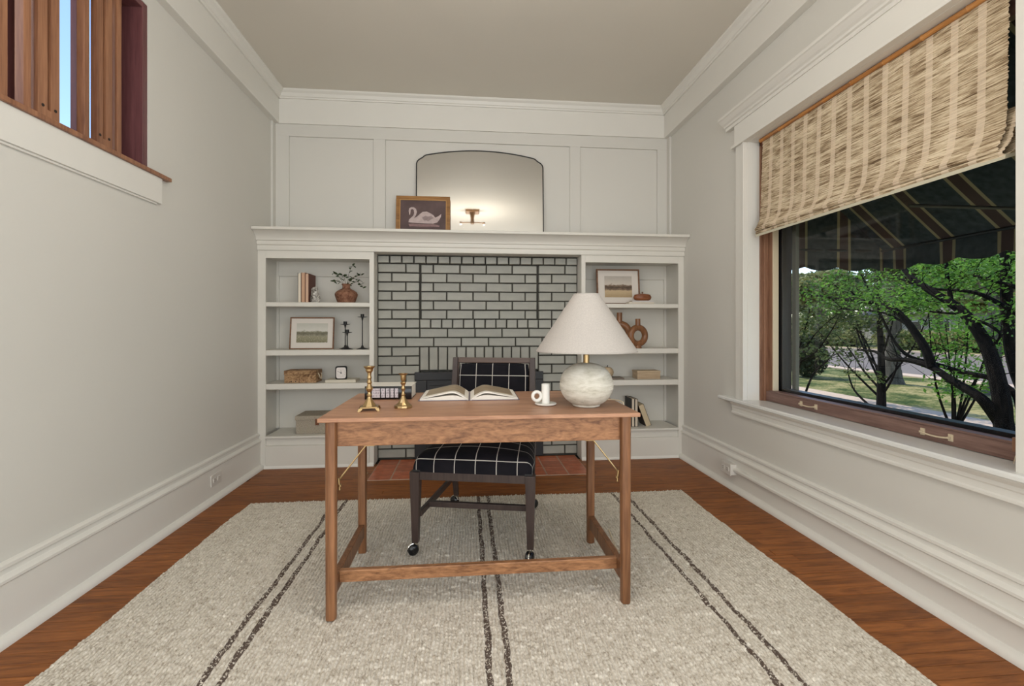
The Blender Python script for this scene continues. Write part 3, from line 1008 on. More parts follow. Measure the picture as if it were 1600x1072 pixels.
for sx in (-1, 1):
    ob('front_leg', tapered(sx * 0.276, 0.005, 0.058, 0.400, 0.015, 0.024), M['chair_wood'], ch, 0.002)
    lg = MB()
    pts = [(sx * 0.232, 0.640, 0.058, 0.014), (sx * 0.236, 0.600, 0.22, 0.017), (sx * 0.240, 0.575, 0.40, 0.020), (sx * 0.238, 0.580, 0.52, 0.019), (sx * 0.236, 0.640, 0.905, 0.015)]
    for i, (x_, y_, z_, w_) in enumerate(pts):
        lg.v += [(x_ - w_, y_ - w_, z_), (x_ + w_, y_ - w_, z_), (x_ + w_, y_ + w_, z_), (x_ - w_, y_ + w_, z_)]
        if i:
            b = 4 * i - 4
            for k in range(4):
                k2 = (k + 1) % 4
                lg.f.append((b + k, b + k2, b + 4 + k2, b + 4 + k)); lg.mi.append(0)
    lg.f += [(3, 2, 1, 0), (16, 17, 18, 19)]; lg.mi += [0, 0]
    ob('back_leg', lg, M['chair_wood'], ch, 0.002)
    ob('side_stretcher', MB().poly([(sx * 0.262 - 0.009, 0.02), (sx * 0.262 + 0.009, 0.02), (sx * 0.236 + 0.009, 0.60), (sx * 0.236 - 0.009, 0.60)], 2, 0.175, 0.203), M['chair_wood'], ch, 0.001)
    ob('side_rail', MB().poly([(sx * 0.283 - 0.012, 0.02), (sx * 0.283 + 0.012, 0.02), (sx * 0.243 + 0.012, 0.58), (sx * 0.243 - 0.012, 0.58)], 2, 0.362, 0.402), M['chair_wood'], ch, 0.001)
ob('front_rail', box(-0.262, -0.010, 0.362, 0.262, 0.018, 0.400), M['chair_wood'], ch, 0.001)
ob('back_rail', box(-0.225, 0.565, 0.362, 0.225, 0.588, 0.402), M['chair_wood'], ch, 0.001)
ob('cross_stretcher', box(-0.252, 0.135, 0.178, 0.252, 0.158, 0.205), M['chair_wood'], ch, 0.001)


def caster(x, y, rz):
    c = thing('caster', None, None, (x, y, 0)); c.parent = ch; c.rotation_euler = (0, 0, rz)
    st = MB().lathe([(0, 0.036), (0.005, 0.036), (0.005, 0.052), (0.013, 0.054), (0.014, 0.066), (0, 0.066)], 14)
    ob('stem', st, M['chrome'], c, 0, True)
    for s_ in (-1, 1):
        w = MB().lathe([(0, 0), (0.0235, 0.0), (0.0255, 0.004), (0.0255, 0.010), (0.020, 0.016), (0.008, 0.019), (0, 0.019)], 22)
        ob('wheel', w, M['black_plastic'], c, 0, True, (s_ * 0.002, 0.014, 0.0255), (0, s_ * PI / 2, 0))
    h = MB()
    h.tube([(0, -0.006 + 0.014 - 0.018 * 0, 0.0255 + 0.030)] and [(0, 0.014 + 0.0275 * math.cos(t), 0.0255 + 0.0275 * math.sin(t)) for t in [i * PI / 8 + 0.15 for i in range(8)]], 0.0045, 8)
    ob('hood', h, M['chrome'], c, 0, True)


caster(-0.276, 0.005, 2.2)
caster(0.276, 0.005, 3.0)
caster(-0.232, 0.640, 1.2)
caster(0.232, 0.640, -0.8)


def cushion(name, a_, b_, drop, dome, parent, loc, rot=(0, 0, 0), taper=0.0, r=0.035, n=44, uo=(0.0, 0.0)):
    """upholstered pad: flat domed top with rolled sides; u,v follow the cloth in metres"""
    def prof(h):
        # parameter -> (offset, drop, arc)
        out = []
        flat = h - r
        tot = flat + PI / 2 * r + (drop - r)
        for i in range(n + 1):
            s_ = -tot + 2 * tot * i / n
            sg, q_ = (1 if s_ > 0 else -1), abs(s_)
            if q_ <= flat: p_, d_ = q_, 0.0
            elif q_ <= flat + PI / 2 * r:
                t_ = (q_ - flat) / r; p_, d_ = flat + r * math.sin(t_), r * (1 - math.cos(t_))
            else: p_, d_ = h, r + (q_ - flat - PI / 2 * r)
            out.append((sg * p_, d_, s_))
        return out
    PX, PY = prof(a_), prof(b_)
    vs, uvs, fs = [], [], []
    for j, (py, dy, ay) in enumerate(PY):
        for i, (px, dx, ax_) in enumerate(PX):
            k = 1 - taper * (py + b_) / (2 * b_)
            dd = min(drop, math.hypot(dx, dy)) if (dx < r and dy < r) else min(drop, max(dx, dy))
            hgt = dome * (1 - (px / a_) ** 2) * (1 - (py / b_) ** 2)
            # round the plan corners
            cx, cy = abs(px) / a_, abs(py) / b_
            cr = 1 - 0.035 * max(0, cx + cy - 1.6) / 0.4
            vs.append((px * k * cr, py * cr, hgt - dd))
            uvs.append((ax_ + uo[0], ay + uo[1]))
    W = n + 1
    for j in range(n):
        for i in range(n):
            fs.append((j * W + i, j * W + i + 1, (j + 1) * W + i + 1, (j + 1) * W + i))
    me = bpy.data.meshes.new(name)
    me.from_pydata(vs, [], fs)
    me.materials.append(M['check'])
    uvl = me.uv_layers.new(name='UVMap')
    li = np.zeros(len(me.loops), dtype=np.int32); me.loops.foreach_get('vertex_index', li)
    uvl.data.foreach_set('uv', np.array(uvs)[li].ravel())
    me.polygons.foreach_set('use_smooth', [True] * len(me.polygons))
    o = link(name, me, parent, loc, rot)
    return o


cushion('seat_cushion', 0.296, 0.300, 0.075, 0.048, ch, (0, 0.285, 0.476), taper=0.13, r=0.05, uo=(-0.018, 0.093))
ob('seat_deck', MB().poly([(-0.285, -0.008), (0.285, -0.008), (0.245, 0.565), (-0.245, 0.565)], 2, 0.400, 0.408), M['black_iron'], ch)
bk = thing('backrest', None, None, (0, 0.590, 0.460)); bk.parent = ch; bk.rotation_euler = (math.radians(-8.5), 0, 0)
ob('frame', MB().box(-0.248, -0.014, 0.0, 0.248, 0.014, 0.030).box(-0.248, -0.014, 0.415, 0.248, 0.014, 0.448)
   .box(-0.248, -0.014, 0.030, -0.216, 0.014, 0.415).box(0.216, -0.014, 0.030, 0.248, 0.014, 0.415), wood('chair_back_wood', (74, 56, 48), (98, 78, 66), 0, 0.4), bk, 0.003)
cushion('back_cushion', 0.216, 0.193, 0.026, 0.010, bk, (0, -0.020, 0.2225), (PI / 2, 0, 0), r=0.014, uo=(0.005, 0.084))
cushion('rear_upholstery', 0.216, 0.193, 0.012, 0.004, bk, (0, 0.018, 0.2225), (-PI / 2, 0, 0), r=0.01)

# ------------------------------------------------------------------ table lamp
a = N('whitewashed_clay', 0.75, 0.3)
v = a.coord((1.2, 1.2, 5))
f = a.noise(v, 7, 5, 0.65, 0.6)
f2 = a.noise(a.coord((1, 1, 2.5)), 26, 4, 0.7)
a.base(a.ramp(a.math('ADD', a.math('MULTIPLY', f, 0.7), a.math('MULTIPLY', f2, 0.3)),
              [(0.34, lin((164, 156, 138))), (0.45, lin((198, 192, 176))), (0.6, lin((218, 213, 200))), (0.75, lin((182, 174, 154)))]))
a.bump(f2, 0.35, 0.003)
M['clay'] = a.m
a = N('linen_shade', 0.8, 0.2)
v = a.coord()
a.base(a.ramp(a.noise(v, 220, 2), [(0.3, lin((172, 165, 158))), (0.7, lin((182, 175, 167)))]))
a.bump(a.noise(v, 500, 2), 0.2, 0.0006)
a.b.inputs['Transmission Weight'].default_value = 0.0
M['linen'] = a.m

lp = thing('table_lamp', 'table lamp with round whitewashed clay base and wide white cone shade', 'lamp', (0.502, 1.945, ZT))
prof = [(0.0, 0.0), (0.052, 0.0), (0.057, 0.003)]
for i in range(1, 20):
    t = -0.98 + i * (1.9 / 20)
    zc = 0.092 + 0.092 * math.sin(t * PI / 2)
    rr = 0.112 * math.cos(t * PI / 2) ** 0.82
    if zc > 0.006 and rr > 0.020:
        prof.append((rr, zc))
prof += [(0.020, 0.184), (0.0, 0.185)]
ob('base', MB().lathe(prof, 48), M['clay'], lp, 0, True)
# carved dot band
dots = MB()
for i in range(40):
    t = 2 * PI * i / 40
    for k in range(8):
        t2 = 2 * PI * k / 8
        dots.box(0.1115 * math.cos(t + 0.05 * math.cos(t2)) - 0.0012, 0.1115 * math.sin(t + 0.05 * math.cos(t2)) - 0.0012, 0.086 + 0.010 * math.sin(t2) - 0.0012,
                 0.1115 * math.cos(t + 0.05 * math.cos(t2)) + 0.0012, 0.1115 * math.sin(t + 0.05 * math.cos(t2)) + 0.0012, 0.086 + 0.010 * math.sin(t2) + 0.0012)
tag(ob('carved_dots', dots, M['clay'], lp), kind='stuff')
ob('neck', MB().lathe([(0.0, 0.183), (0.013, 0.183), (0.013, 0.218), (0.009, 0.220), (0.009, 0.236), (0, 0.236)], 20), M['brass'], lp, 0, True)
ob('socket', MB().lathe([(0.0, 0.236), (0.015, 0.236), (0.015, 0.275), (0, 0.275)], 20), M['black_plastic'], lp, 0, True)
shp = MB().lathe([(0.211, 0.232), (0.212, 0.236), (0.054, 0.474), (0.052, 0.474), (0.209, 0.236)], 72)
shp.f = [f_ for f_ in shp.f if len(f_) == 4]; shp.mi = [0] * len(shp.f)
shd = ob('lamp_shade', shp, M['linen'], lp, 0, True)
ob('shade_rim', MB().tube([(0.211 * math.cos(t), 0.211 * math.sin(t), 0.233) for t in [2 * PI * i / 72 for i in range(72)]], 0.0022, 8, closed=True), M['linen'], shd, 0, True)
ob('shade_rim', MB().tube([(0.0535 * math.cos(t), 0.0535 * math.sin(t), 0.474) for t in [2 * PI * i / 48 for i in range(48)]], 0.002, 8, closed=True), M['linen'], shd, 0, True)
hp = MB()
hp.tube([(0, 0.0, 0.27), (0.03, 0, 0.30), (0.045, 0, 0.36), (0.03, 0, 0.45), (0, 0, 0.474)], 0.0018, 6)
hp.tube([(0, 0.0, 0.27), (-0.03, 0, 0.30), (-0.045, 0, 0.36), (-0.03, 0, 0.45), (0, 0, 0.474)], 0.0018, 6)
hp.tube([(-0.052, 0, 0.472), (0.052, 0, 0.472)], 0.0015, 6)
hp.tube([(0.052 * math.cos(t), 0.052 * math.sin(t), 0.230) for t in [2 * PI * i / 32 for i in range(32)]], 0.0016, 6, closed=True)
hp.tube([(-0.052, 0, 0.232), (0.052, 0, 0.232)], 0.0016, 6)
ob('harp', hp, M['chrome'], lp, 0, True)
cb = MB()
cp = [(0.05, 0.055, 0.006), (0.07, 0.10, 0.0045), (0.11, 0.135, 0.0045), (0.15, 0.125, 0.006), (0.168, 0.10, 0.006), (0.1785, 0.07, 0.0045), (0.184, 0.062, -0.01), (0.186, 0.062, -0.10), (0.188, 0.08, -0.35), (0.205, 0.12, -0.60), (0.22, 0.25, -0.742), (0.26, 0.55, -0.75)]
dense = []
for i in range(len(cp) - 1):
    p0, p1, p2, p3 = (Vector(cp[max(i - 1, 0)]), Vector(cp[i]), Vector(cp[i + 1]), Vector(cp[min(i + 2, len(cp) - 1)]))
    for k in range(5):
        t = k / 5
        dense.append(0.5 * ((2 * p1) + (p2 - p0) * t + (2 * p0 - 5 * p1 + 4 * p2 - p3) * t * t + (3 * p1 - p0 - 3 * p2 + p3) * t ** 3))
cb.tube(dense, 0.0028, 8)
ob('cord', cb, plain('ivory_cord', (222, 206, 176), 0.5), lp, 0, True)

# ------------------------------------------------------------------ things on the desk
cs = thing('candlestick', 'tall brass candlestick on four small feet at the desk corner', 'candlestick', (-0.395, 1.935, ZT), math.radians(8))
ob('stem', MB().lathe([(0, 0.03), (0.030, 0.012), (0.027, 0.020), (0.018, 0.034), (0.010, 0.048), (0.008, 0.055), (0.012, 0.060), (0.008, 0.066), (0.007, 0.072), (0.0135, 0.082), (0.0155, 0.088), (0.011, 0.096),
                       (0.008, 0.104), (0.011, 0.112), (0.0075, 0.122), (0.010, 0.130), (0.0075, 0.140), (0.009, 0.150), (0.015, 0.158), (0.016, 0.166), (0.023, 0.174), (0.024, 0.177), (0.012, 0.177), (0.011, 0.165), (0, 0.165)], 8, a0=PI / 8),
   M['brass'], cs, 0.0008)
bs = MB()
bs.v = [(-.036, -.036, .010), (.036, -.036, .010), (.036, .036, .010), (-.036, .036, .010), (-.034, -.034, .017), (.034, -.034, .017), (.034, .034, .017), (-.034, .034, .017)]
for qd in ((0, 3, 2, 1), (4, 5, 6, 7), (0, 1, 5, 4), (1, 2, 6, 5), (2, 3, 7, 6), (3, 0, 4, 7)):
    bs.f.append(qd); bs.mi.append(0)
ob('base', bs, M['brass'], cs, 0.003)
for sx in (-1, 1):
    for sy in (-1, 1):
        ob('foot', tapered(sx * 0.038, sy * 0.038, 0.0, 0.013, 0.0055, 0.009, sx * 0.030, sy * 0.030), M['brass'], cs, 0.0015)
cs = thing('candlestick', 'short brass candlestick with a round base beside the tall one', 'candlestick', (-0.266, 1.975, ZT))
ob('base', MB().lathe([(0, 0), (0.036, 0), (0.037, 0.003), (0.036, 0.011), (0.030, 0.014), (0.020, 0.024), (0.012, 0.038), (0, 0.04)], 12), M['brass'], cs, 0.0008)
ob('stem', MB().lathe([(0, 0.036), (0.0115, 0.038), (0.007, 0.050), (0.0095, 0.055), (0.006, 0.062), (0.006, 0.070), (0.0095, 0.080), (0.0065, 0.088), (0.008, 0.096), (0.012, 0.104), (0.007, 0.110), (0.011, 0.118), (0.012, 0.136), (0.018, 0.140),
                       (0.019, 0.143), (0.011, 0.143), (0.010, 0.122), (0, 0.122)], 16), M['brass'], cs, 0, True)

# thick black-spined book
bb = thing('thick_book', 'thick book with black spine, white panels and white cover behind the brass candlesticks', 'book', (-0.365, 2.205, ZT), math.radians(-1.5))
bw, bd, bh = 0.106, 0.165, 0.062
ob('spine', MB().poly([(-0.0, 0.001), (-0.004, 0.008), (-0.0055, bh / 2), (-0.004, bh - 0.008), (0.0, bh - 0.001), (0.012, bh - 0.001), (0.012, 0.001)], 0, -bw, bw), M['black_plastic'], bb, 0, True)
ob('cover', box(-bw, 0.012, bh - 0.004, bw, bd, bh), plain('white_cover', (214, 208, 196), 0.5), bb, 0.001)
ob('rear_cover', box(-bw, 0.012, 0, bw, bd, 0.004), M['black_plastic'], bb)
ob('pages', box(-bw + 0.003, 0.010, 0.004, bw - 0.003, bd - 0.004, bh - 0.004), M['paper'], bb)
sp_ = MB()
ink = MB()
rl = random.Random(9)
for x0, x1 in ((-0.072, -0.036), (-0.031, -0.014), (-0.009, 0.006), (0.011, 0.026), (0.031, 0.046)):
    sp_.box(x0, -0.0068, 0.010, x1, -0.0040, bh - 0.010)
    for k in range(int((x1 - x0) / 0.0035)):
        xx = x0 + 0.002 + k * 0.0035
        for zz in (0.018, 0.031, 0.044):
            if rl.random() < 0.55:
                ink.box(xx, -0.0072, zz - rl.uniform(0.002, 0.005), xx + 0.0016, -0.0066, zz + rl.uniform(0.002, 0.005))
ob('spine_panels', sp_, plain('spine_panel_grey', (190, 180, 182), 0.5), bb)
tag(ob('spine_ornament', ink, plain('spine_ink', (96, 84, 92), 0.6), bb), kind='stuff')

# open book
opb = thing('open_book', 'large open book with photograph pages lying on the desk', 'book', (0.008, 2.135, ZT), math.radians(-0.6))
hw, dep = 0.231, 0.275
ob('cover', MB().box(-hw, 0, 0, -0.012, dep, 0.003).box(0.012, 0, 0, hw, dep, 0.003).box(-0.012, 0, 0, 0.012, dep, 0.002), plain('grey_violet_cover', (104, 94, 104), 0.5), opb, 0.0008)


def page_curve(sx, h0, hh, w):
    pts = []
    for i in range(25):
        t = i / 24
        x_ = 0.004 + (w - 0.004) * t
        z_ = h0 + hh * (math.sin(min(1, t * 2.4) * PI / 2) ** 0.9) * (1 - 0.80 * max(0, (t - 0.28) / 0.72) ** 1.1)
        pts.append((sx * x_, z_))
    return pts


for sx in (-1, 1):
    top = page_curve(sx, 0.004, 0.040 if sx < 0 else 0.038, hw - 0.010)
    low = page_curve(sx, 0.004, 0.022, hw - 0.008)
    blk = MB().poly(low + [(sx * (hw - 0.008), 0.0032), (sx * 0.004, 0.0032)], 1, 0.004, dep - 0.004)
    # blk points are (x,z): extruded along y
    ob('page_block', blk, M['paper'], opb, 0, True)
    m_ = MB()
    n_ = len(top)
    t2 = [(x_, z_ - 0.0035 - 0.004 * (1 - i / 24)) for i, (x_, z_) in enumerate(top)]
    m_.poly(top + t2[::-1], 1, 0.004, dep - 0.004)
    pg = ob('raised_pages', m_, M['paper'], opb, 0, True)
    ph_ = MB()
    seg = [(x_, z_ + 0.0004) for x_, z_ in top[2:23]]
    seg2 = [(x_, z_ + 0.0001) for x_, z_ in seg]
    ph_.poly(seg2 + [(x_, z_ - 0.0002) for x_, z_ in seg[::-1]], 1, 0.045, dep - 0.012)
    a = N('printed_photo_%s' % ('left' if sx < 0 else 'right'), 0.35, 0.4)
    a.base(a.ramp(a.noise(a.coord((3, 20, 3)), 3, 4, 0.7), [(0.3, lin((118, 100, 78))), (0.6, lin((168, 148, 118))), (0.8, lin((196, 180, 152)))]))
    ob('printed_photo', ph_, a.m, pg, 0, True)

# white candle holder with ring handle
wh = thing('candle_holder', 'small white ceramic candle holder with a ring handle on the desk', 'candle holder', (0.334, 1.985, ZT), math.radians(6))
ob('saucer', MB().lathe([(0, 0), (0.036, 0), (0.045, 0.004), (0.047, 0.008), (0.045, 0.010), (0.034, 0.008), (0, 0.008)], 36), M['white_ceramic'], wh, 0, True)
ob('tube', MB().lathe([(0, 0.007), (0.0175, 0.007), (0.0175, 0.090), (0.016, 0.092), (0.0125, 0.090), (0.0125, 0.070), (0, 0.070)], 28), M['white_ceramic'], wh, 0, True)
ob('ring_handle', MB().tube([(-0.040 + 0.018 * math.cos(t), -0.004, 0.040 + 0.0185 * math.sin(t)) for t in [2 * PI * i / 28 for i in range(28)]], 0.0072, 10, closed=True), M['white_ceramic'], wh, 0, True)

# ------------------------------------------------------------------ books and small things on the shelves


def book(label, loc, w, d, h, cover, pages=(224, 212, 192), rz=0.0, tilt=0.0, group=None, lying=False, name='book'):
    """upright book: w thick (x), d deep (y), h tall; the fore-edge faces -y. lying: w wide, d deep, h thick"""
    t = thing(name, label, 'book', loc, rz, group)
    if tilt:
        t.rotation_euler = (0, tilt, rz)
    cm = plain('cover_%d_%d_%d' % cover, cover, 0.6)
    pm = plain('pages_%d_%d_%d' % pages, pages, 0.8)
    if lying:
        ob('cover', MB().box(-w / 2, 0, 0, w / 2, d, 0.0025).box(-w / 2, 0, h - 0.0025, w / 2, d, h).box(-w / 2, -0.002, 0, w / 2, 0.0015, h), cm, t, 0.0008)
        ob('pages', box(-w / 2 + 0.003, 0.0015, 0.0025, w / 2 - 0.003, d - 0.003, h - 0.0025), pm, t)
    else:
        c = 0.0025
        ob('cover', MB().box(-w / 2, 0, 0, -w / 2 + c, d, h).box(w / 2 - c, 0, 0, w / 2, d, h).box(-w / 2, d - 0.002, 0, w / 2, d + 0.001, h), cm, t, 0.0008)
        ob('pages', box(-w / 2 + c, 0.003, 0.002, w / 2 - c, d - 0.002, h - 0.003), pm, t)
    return t


S1, S2, S3, S0 = 1.2975, 0.9225, 0.6585, 0.2525
g_ = 'upright books beside the glass block'
book('navy upright book with cream page edges, first of three left of the glass block', (-1.332, 3.862, S1), 0.026, 0.165, 0.236, (34, 34, 44), group=g_)
book('pinkish tan upright book between the navy and the rust brown one', (-1.303, 3.860, S1), 0.028, 0.170, 0.240, (176, 136, 108), (196, 158, 130), group=g_)
book('rust brown upright book touching the glass block', (-1.274, 3.862, S1), 0.026, 0.170, 0.232, (96, 50, 36), (206, 172, 146), group=g_)

a = N('rough_cut_glass', 0.15, 0.6)
f = a.noise(a.coord(), 28, 4, 0.7, 1.0)
a.base(a.ramp(f, [(0.38, lin((78, 72, 66))), (0.5, lin((150, 144, 134))), (0.6, lin((214, 210, 200)))]))
a.bump(f, 0.8, 0.01)
gb = MB().lathe([(0, 0), (0.036, 0), (0.038, 0.03), (0.034, 0.075), (0.026, 0.112), (0.012, 0.128), (0, 0.130)], 7, squash=(1.0, 0.8))
rr_ = random.Random(4)
gb.v = [(x + rr_.uniform(-.004, .004) * (z > 0), y_ + rr_.uniform(-.004, .004), z + rr_.uniform(-.003, .003) * (z > 0.01)) for x, y_, z in gb.v]
o = ob('glass_block', gb, a.m, None, 0.002, False, (-1.222, 3.90, S1))
tag(o, 'rough cut grey glass block leaning against the rust brown book', 'bookend')

# potted sprig
pv = thing('clay_vase', 'rust brown clay vase with a narrow neck on the top shelf', 'vase', (-0.985, 3.925, S1))
a = N('rust_clay', 0.8, 0.2)
f = a.noise(a.coord(), 40, 5, 0.7)
a.base(a.ramp(f, [(0.35, lin((92, 58, 44))), (0.5, lin((132, 92, 72))), (0.7, lin((160, 122, 98)))]))
a.bump(f, 0.5, 0.003)
M['rust_clay'] = a.m
ob('body', MB().lathe([(0, 0), (0.064, 0), (0.068, 0.004), (0.088, 0.058), (0.090, 0.072), (0.080, 0.090), (0.055, 0.107), (0.036, 0.116), (0.031, 0.122)], 36), M['rust_clay'], pv, 0, True)
ob('neck', MB().lathe([(0.031, 0.121), (0.029, 0.132), (0.030, 0.142), (0.035, 0.152), (0.036, 0.156), (0.030, 0.155), (0.026, 0.144), (0.026, 0.120)], 30), M['rust_clay'], pv, 0, True)


def leaf_mat(name, c0, c1, rough=0.5, trans=0.25):
    a = N(name, rough, 0.3)
    f = a.noise(a.coord(), 6, 3, 0.6)
    col = a.ramp(f, [(0.3, lin(c0)), (0.7, lin(c1))])
    a.base(col)
    if trans:
        tr = a.n('BsdfTranslucent')
        a.l(col, tr.inputs['Color'])
        mx = a.n('MixShader'); mx.inputs[0].default_value = trans
        a.l(a.b.outputs[0], mx.inputs[1]); a.l(tr.outputs[0], mx.inputs[2])
        a.l(mx.outputs[0], a.t.nodes['Material Output'].inputs['Surface'])
    return a.m


M['sprig'] = leaf_mat('sprig_leaf', (50, 66, 44), (92, 108, 72))
pl_ = thing('leafy_sprig', 'green leafy sprigs arranged in the rust clay vase', 'plant', (-0.985, 3.925, S1 + 0.13))
stems = [[(0, 0, -0.02), (0.012, 0, 0.05), (0.020, -.01, 0.10), (0.035, -.01, 0.15), (0.055, -.01, 0.178)],
         [(0, 0, -0.02), (-0.03, 0, 0.04), (-0.055, -.01, 0.085), (-0.085, -.01, 0.105), (-0.10, -.01, 0.112)],
         [(0, 0, -0.02), (-0.035, 0, 0.035), (-0.062, -.01, 0.055), (-0.085, -.02, 0.045), (-0.092, -.02, 0.03)],
         [(0, 0, -0.02), (0.03, 0, 0.05), (0.07, -.01, 0.085), (0.105, 0, 0.105), (0.125, 0, 0.098)],
         [(0, 0, -0.02), (0.04, 0, 0.03), (0.09, -.01, 0.045), (0.125, -.01, 0.02), (0.138, -.01, -0.012)],
         [(0, 0, -0.02), (0.01, 0.0, 0.04), (0.045, .01, 0.07), (0.095, .02, 0.070), (0.130, .01, 0.040)],
         [(0, 0, -0.02), (-0.01, 0.0, 0.05), (-0.02, .0, 0.09), (-0.03, .0, 0.10), (-0.04, .01, 0.095)]]
sm_ = MB()
for st in stems:
    sm_.tube(st, 0.0013, 5)
ob('stems', sm_, plain('sprig_stem', (84, 70, 46), 0.7), pl_, 0, True)
leaf = MB()
leaf.v = [(0, 0, 0), (0.008, 0.008, 0.002), (0.022, 0.009, 0.001), (0.034, 0, -0.003), (0.022, -0.009, 0.001), (0.008, -0.008, 0.002), (0.011, 0, -0.001), (0.022, 0, -0.0015)]
leaf.f = [(0, 6, 1), (1, 6, 7, 2), (2, 7, 3), (0, 5, 6), (5, 4, 7, 6), (4, 3, 7)]
leaf.mi = [0] * 6
lme = leaf.mesh('leaf', M['sprig'], 'all')
rl = random.Random(12)
for st in stems:
    for k in range(1, len(st)):
        for q_ in range(3 if k > 1 else 1):
            p = Vector(st[k]).lerp(Vector(st[k - 1]), rl.random() * 0.8)
            o = link('leaf', lme, pl_, p, (rl.uniform(-1, 1), rl.uniform(-0.9, 0.7), rl.uniform(0, 2 * PI)))
            s_ = rl.uniform(0.7, 1.15); o.scale = (s_, s_, s_)


def landscape(name, sky0, sky1, hill, mid, field, fine, spots=None):
    """a small washed landscape print: sky, dark hill line, field; coordinates are the print's own"""
    a = N(name, 0.6, 0.2)
    tc = a.n('TexCoord'); sp = a.n('SeparateXYZ'); a.l(tc.outputs['Generated'], sp.inputs[0])
    mp = a.n('Mapping'); mp.inputs['Scale'].default_value = (4, 4, 9); a.l(tc.outputs['Generated'], mp.inputs['Vector'])
    n1 = a.noise(mp.outputs[0], 1.6, 5, 0.6)
    n2 = a.noise(mp.outputs[0], 5, 4, 0.7)
    z = a.math('ADD', sp.outputs[2], a.math('MULTIPLY', a.math('SUBTRACT', n1, 0.5), 0.30))
    z = a.math('ADD', z, a.math('MULTIPLY', a.math('SUBTRACT', n2, 0.5), fine))
    c = a.ramp(z, [(0.0, lin(field)), (0.30, lin(tuple(min(255, x + 22) for x in field))), (0.36, lin(mid)), (0.46, lin(hill)), (0.56, lin(mid)), (0.62, lin(sky1)), (1.0, lin(sky0))])
    if spots:
        s_ = a.math('GREATER_THAN', n2, 0.60)
        low_ = a.math('LESS_THAN', sp.outputs[2], 0.42)
        c = a.mix(a.math('MULTIPLY', s_, low_), c, lin(spots))
    a.base(c)
    return a.m


def framed(name, label, cat, loc, w, h, fw, frame_mat, art_mat, mat_w=0.0, lean=6.0, rz=0.0, depth=0.018, group=None, art_box=None):
    """leaning picture; origin at the bottom centre of its front face"""
    t = thing(name, label, cat, loc, rz, group)
    t.rotation_euler = (math.radians(-lean), 0, rz)
    m = MB()
    m.box(-w / 2, 0, 0, w / 2, depth, fw).box(-w / 2, 0, h - fw, w / 2, depth, h)
    m.box(-w / 2, 0, fw, -w / 2 + fw, depth, h - fw).box(w / 2 - fw, 0, fw, w / 2, depth, h - fw)
    ob('frame', m, frame_mat, t, 0.0015)
    ob('backing_board', box(-w / 2 + fw * .6, depth - 0.006, fw * .6, w / 2 - fw * .6, depth - 0.002, h - fw * .6), M['dark_gap'], t)
    if art_box:
        ob('mount', box(-w / 2 + fw, 0.007, fw, w / 2 - fw, 0.010, h - fw), plain('mount_board', (214, 206, 196), 0.8), t)
        x0, z0, x1, z1 = art_box
        ob('print', box(x0, 0.0055, z0, x1, 0.0072, z1), art_mat, t)
    else:
        ob('canvas', box(-w / 2 + fw, 0.008, fw, w / 2 - fw, 0.011, h - fw), art_mat, t)
    return t


M['frame_brown'] = wood('thin_frame_wood', (92, 62, 42), (136, 98, 70), 0, 0.5, 1.2)
framed('framed_print', 'thin wooden frame with a pale landscape print leaning beside three black candlesticks', 'picture', (-1.258, 3.915, S2), 0.345, 0.262, 0.010, M['frame_brown'],
       landscape('meadow_print', (186, 184, 172), (206, 202, 192), (104, 100, 84), (138, 134, 114), (120, 116, 92), 0.16, (220, 208, 186)), lean=7, rz=math.radians(1.5), group='framed landscape prints',
       art_box=(-0.120, 0.055, 0.122, 0.212))
framed('framed_print', 'wooden frame with a hill landscape print leaning behind the wooden bowl', 'picture', (1.304, 3.935, S1), 0.382, 0.312, 0.013, M['frame_brown'],
       landscape('hills_print', (176, 168, 158), (198, 188, 176), (84, 70, 60), (128, 108, 90), (168, 146, 112), 0.10), lean=6, rz=math.radians(-1), group='framed landscape prints',
       art_box=(-0.120, 0.064, 0.122, 0.250))


def iron_stick(label, x, y, h):
    t = thing('black_candlestick', label, 'candlestick', (x, y, S2), group='black iron candlesticks')
    ob('base', MB().lathe([(0, 0), (0.046, 0), (0.047, 0.002), (0.030, 0.007), (0.012, 0.013), (0.007, 0.030), (0, 0.03)], 24), M['black_iron'], t, 0, True)
    ob('stem', MB().lathe([(0, 0.02), (0.0045, 0.02), (0.004, h - 0.055), (0.006, h - 0.045), (0.010, h - 0.028), (0, h - 0.028)], 12), M['black_iron'], t, 0, True)
    ob('drip_pan', MB().lathe([(0, h - 0.030), (0.020, h - 0.028), (0.038, h - 0.024), (0.038, h - 0.021), (0.015, h - 0.022), (0, h - 0.022)], 24), M['black_iron'], t, 0, True)
    ob('cup', MB().lathe([(0, h - 0.023), (0.0145, h - 0.023), (0.0145, h), (0.011, h), (0.011, h - 0.015), (0, h - 0.015)], 16), M['black_iron'], t, 0, True)


iron_stick('middle-height black iron candlestick overlapped by the shortest one', -1.010, 3.990, 0.226)
iron_stick('shortest black iron candlestick in front of the middle-height one', -0.968, 3.885, 0.160)
iron_stick('tallest black iron candlestick standing apart next to the bookcase stile', -0.856, 3.92, 0.286)

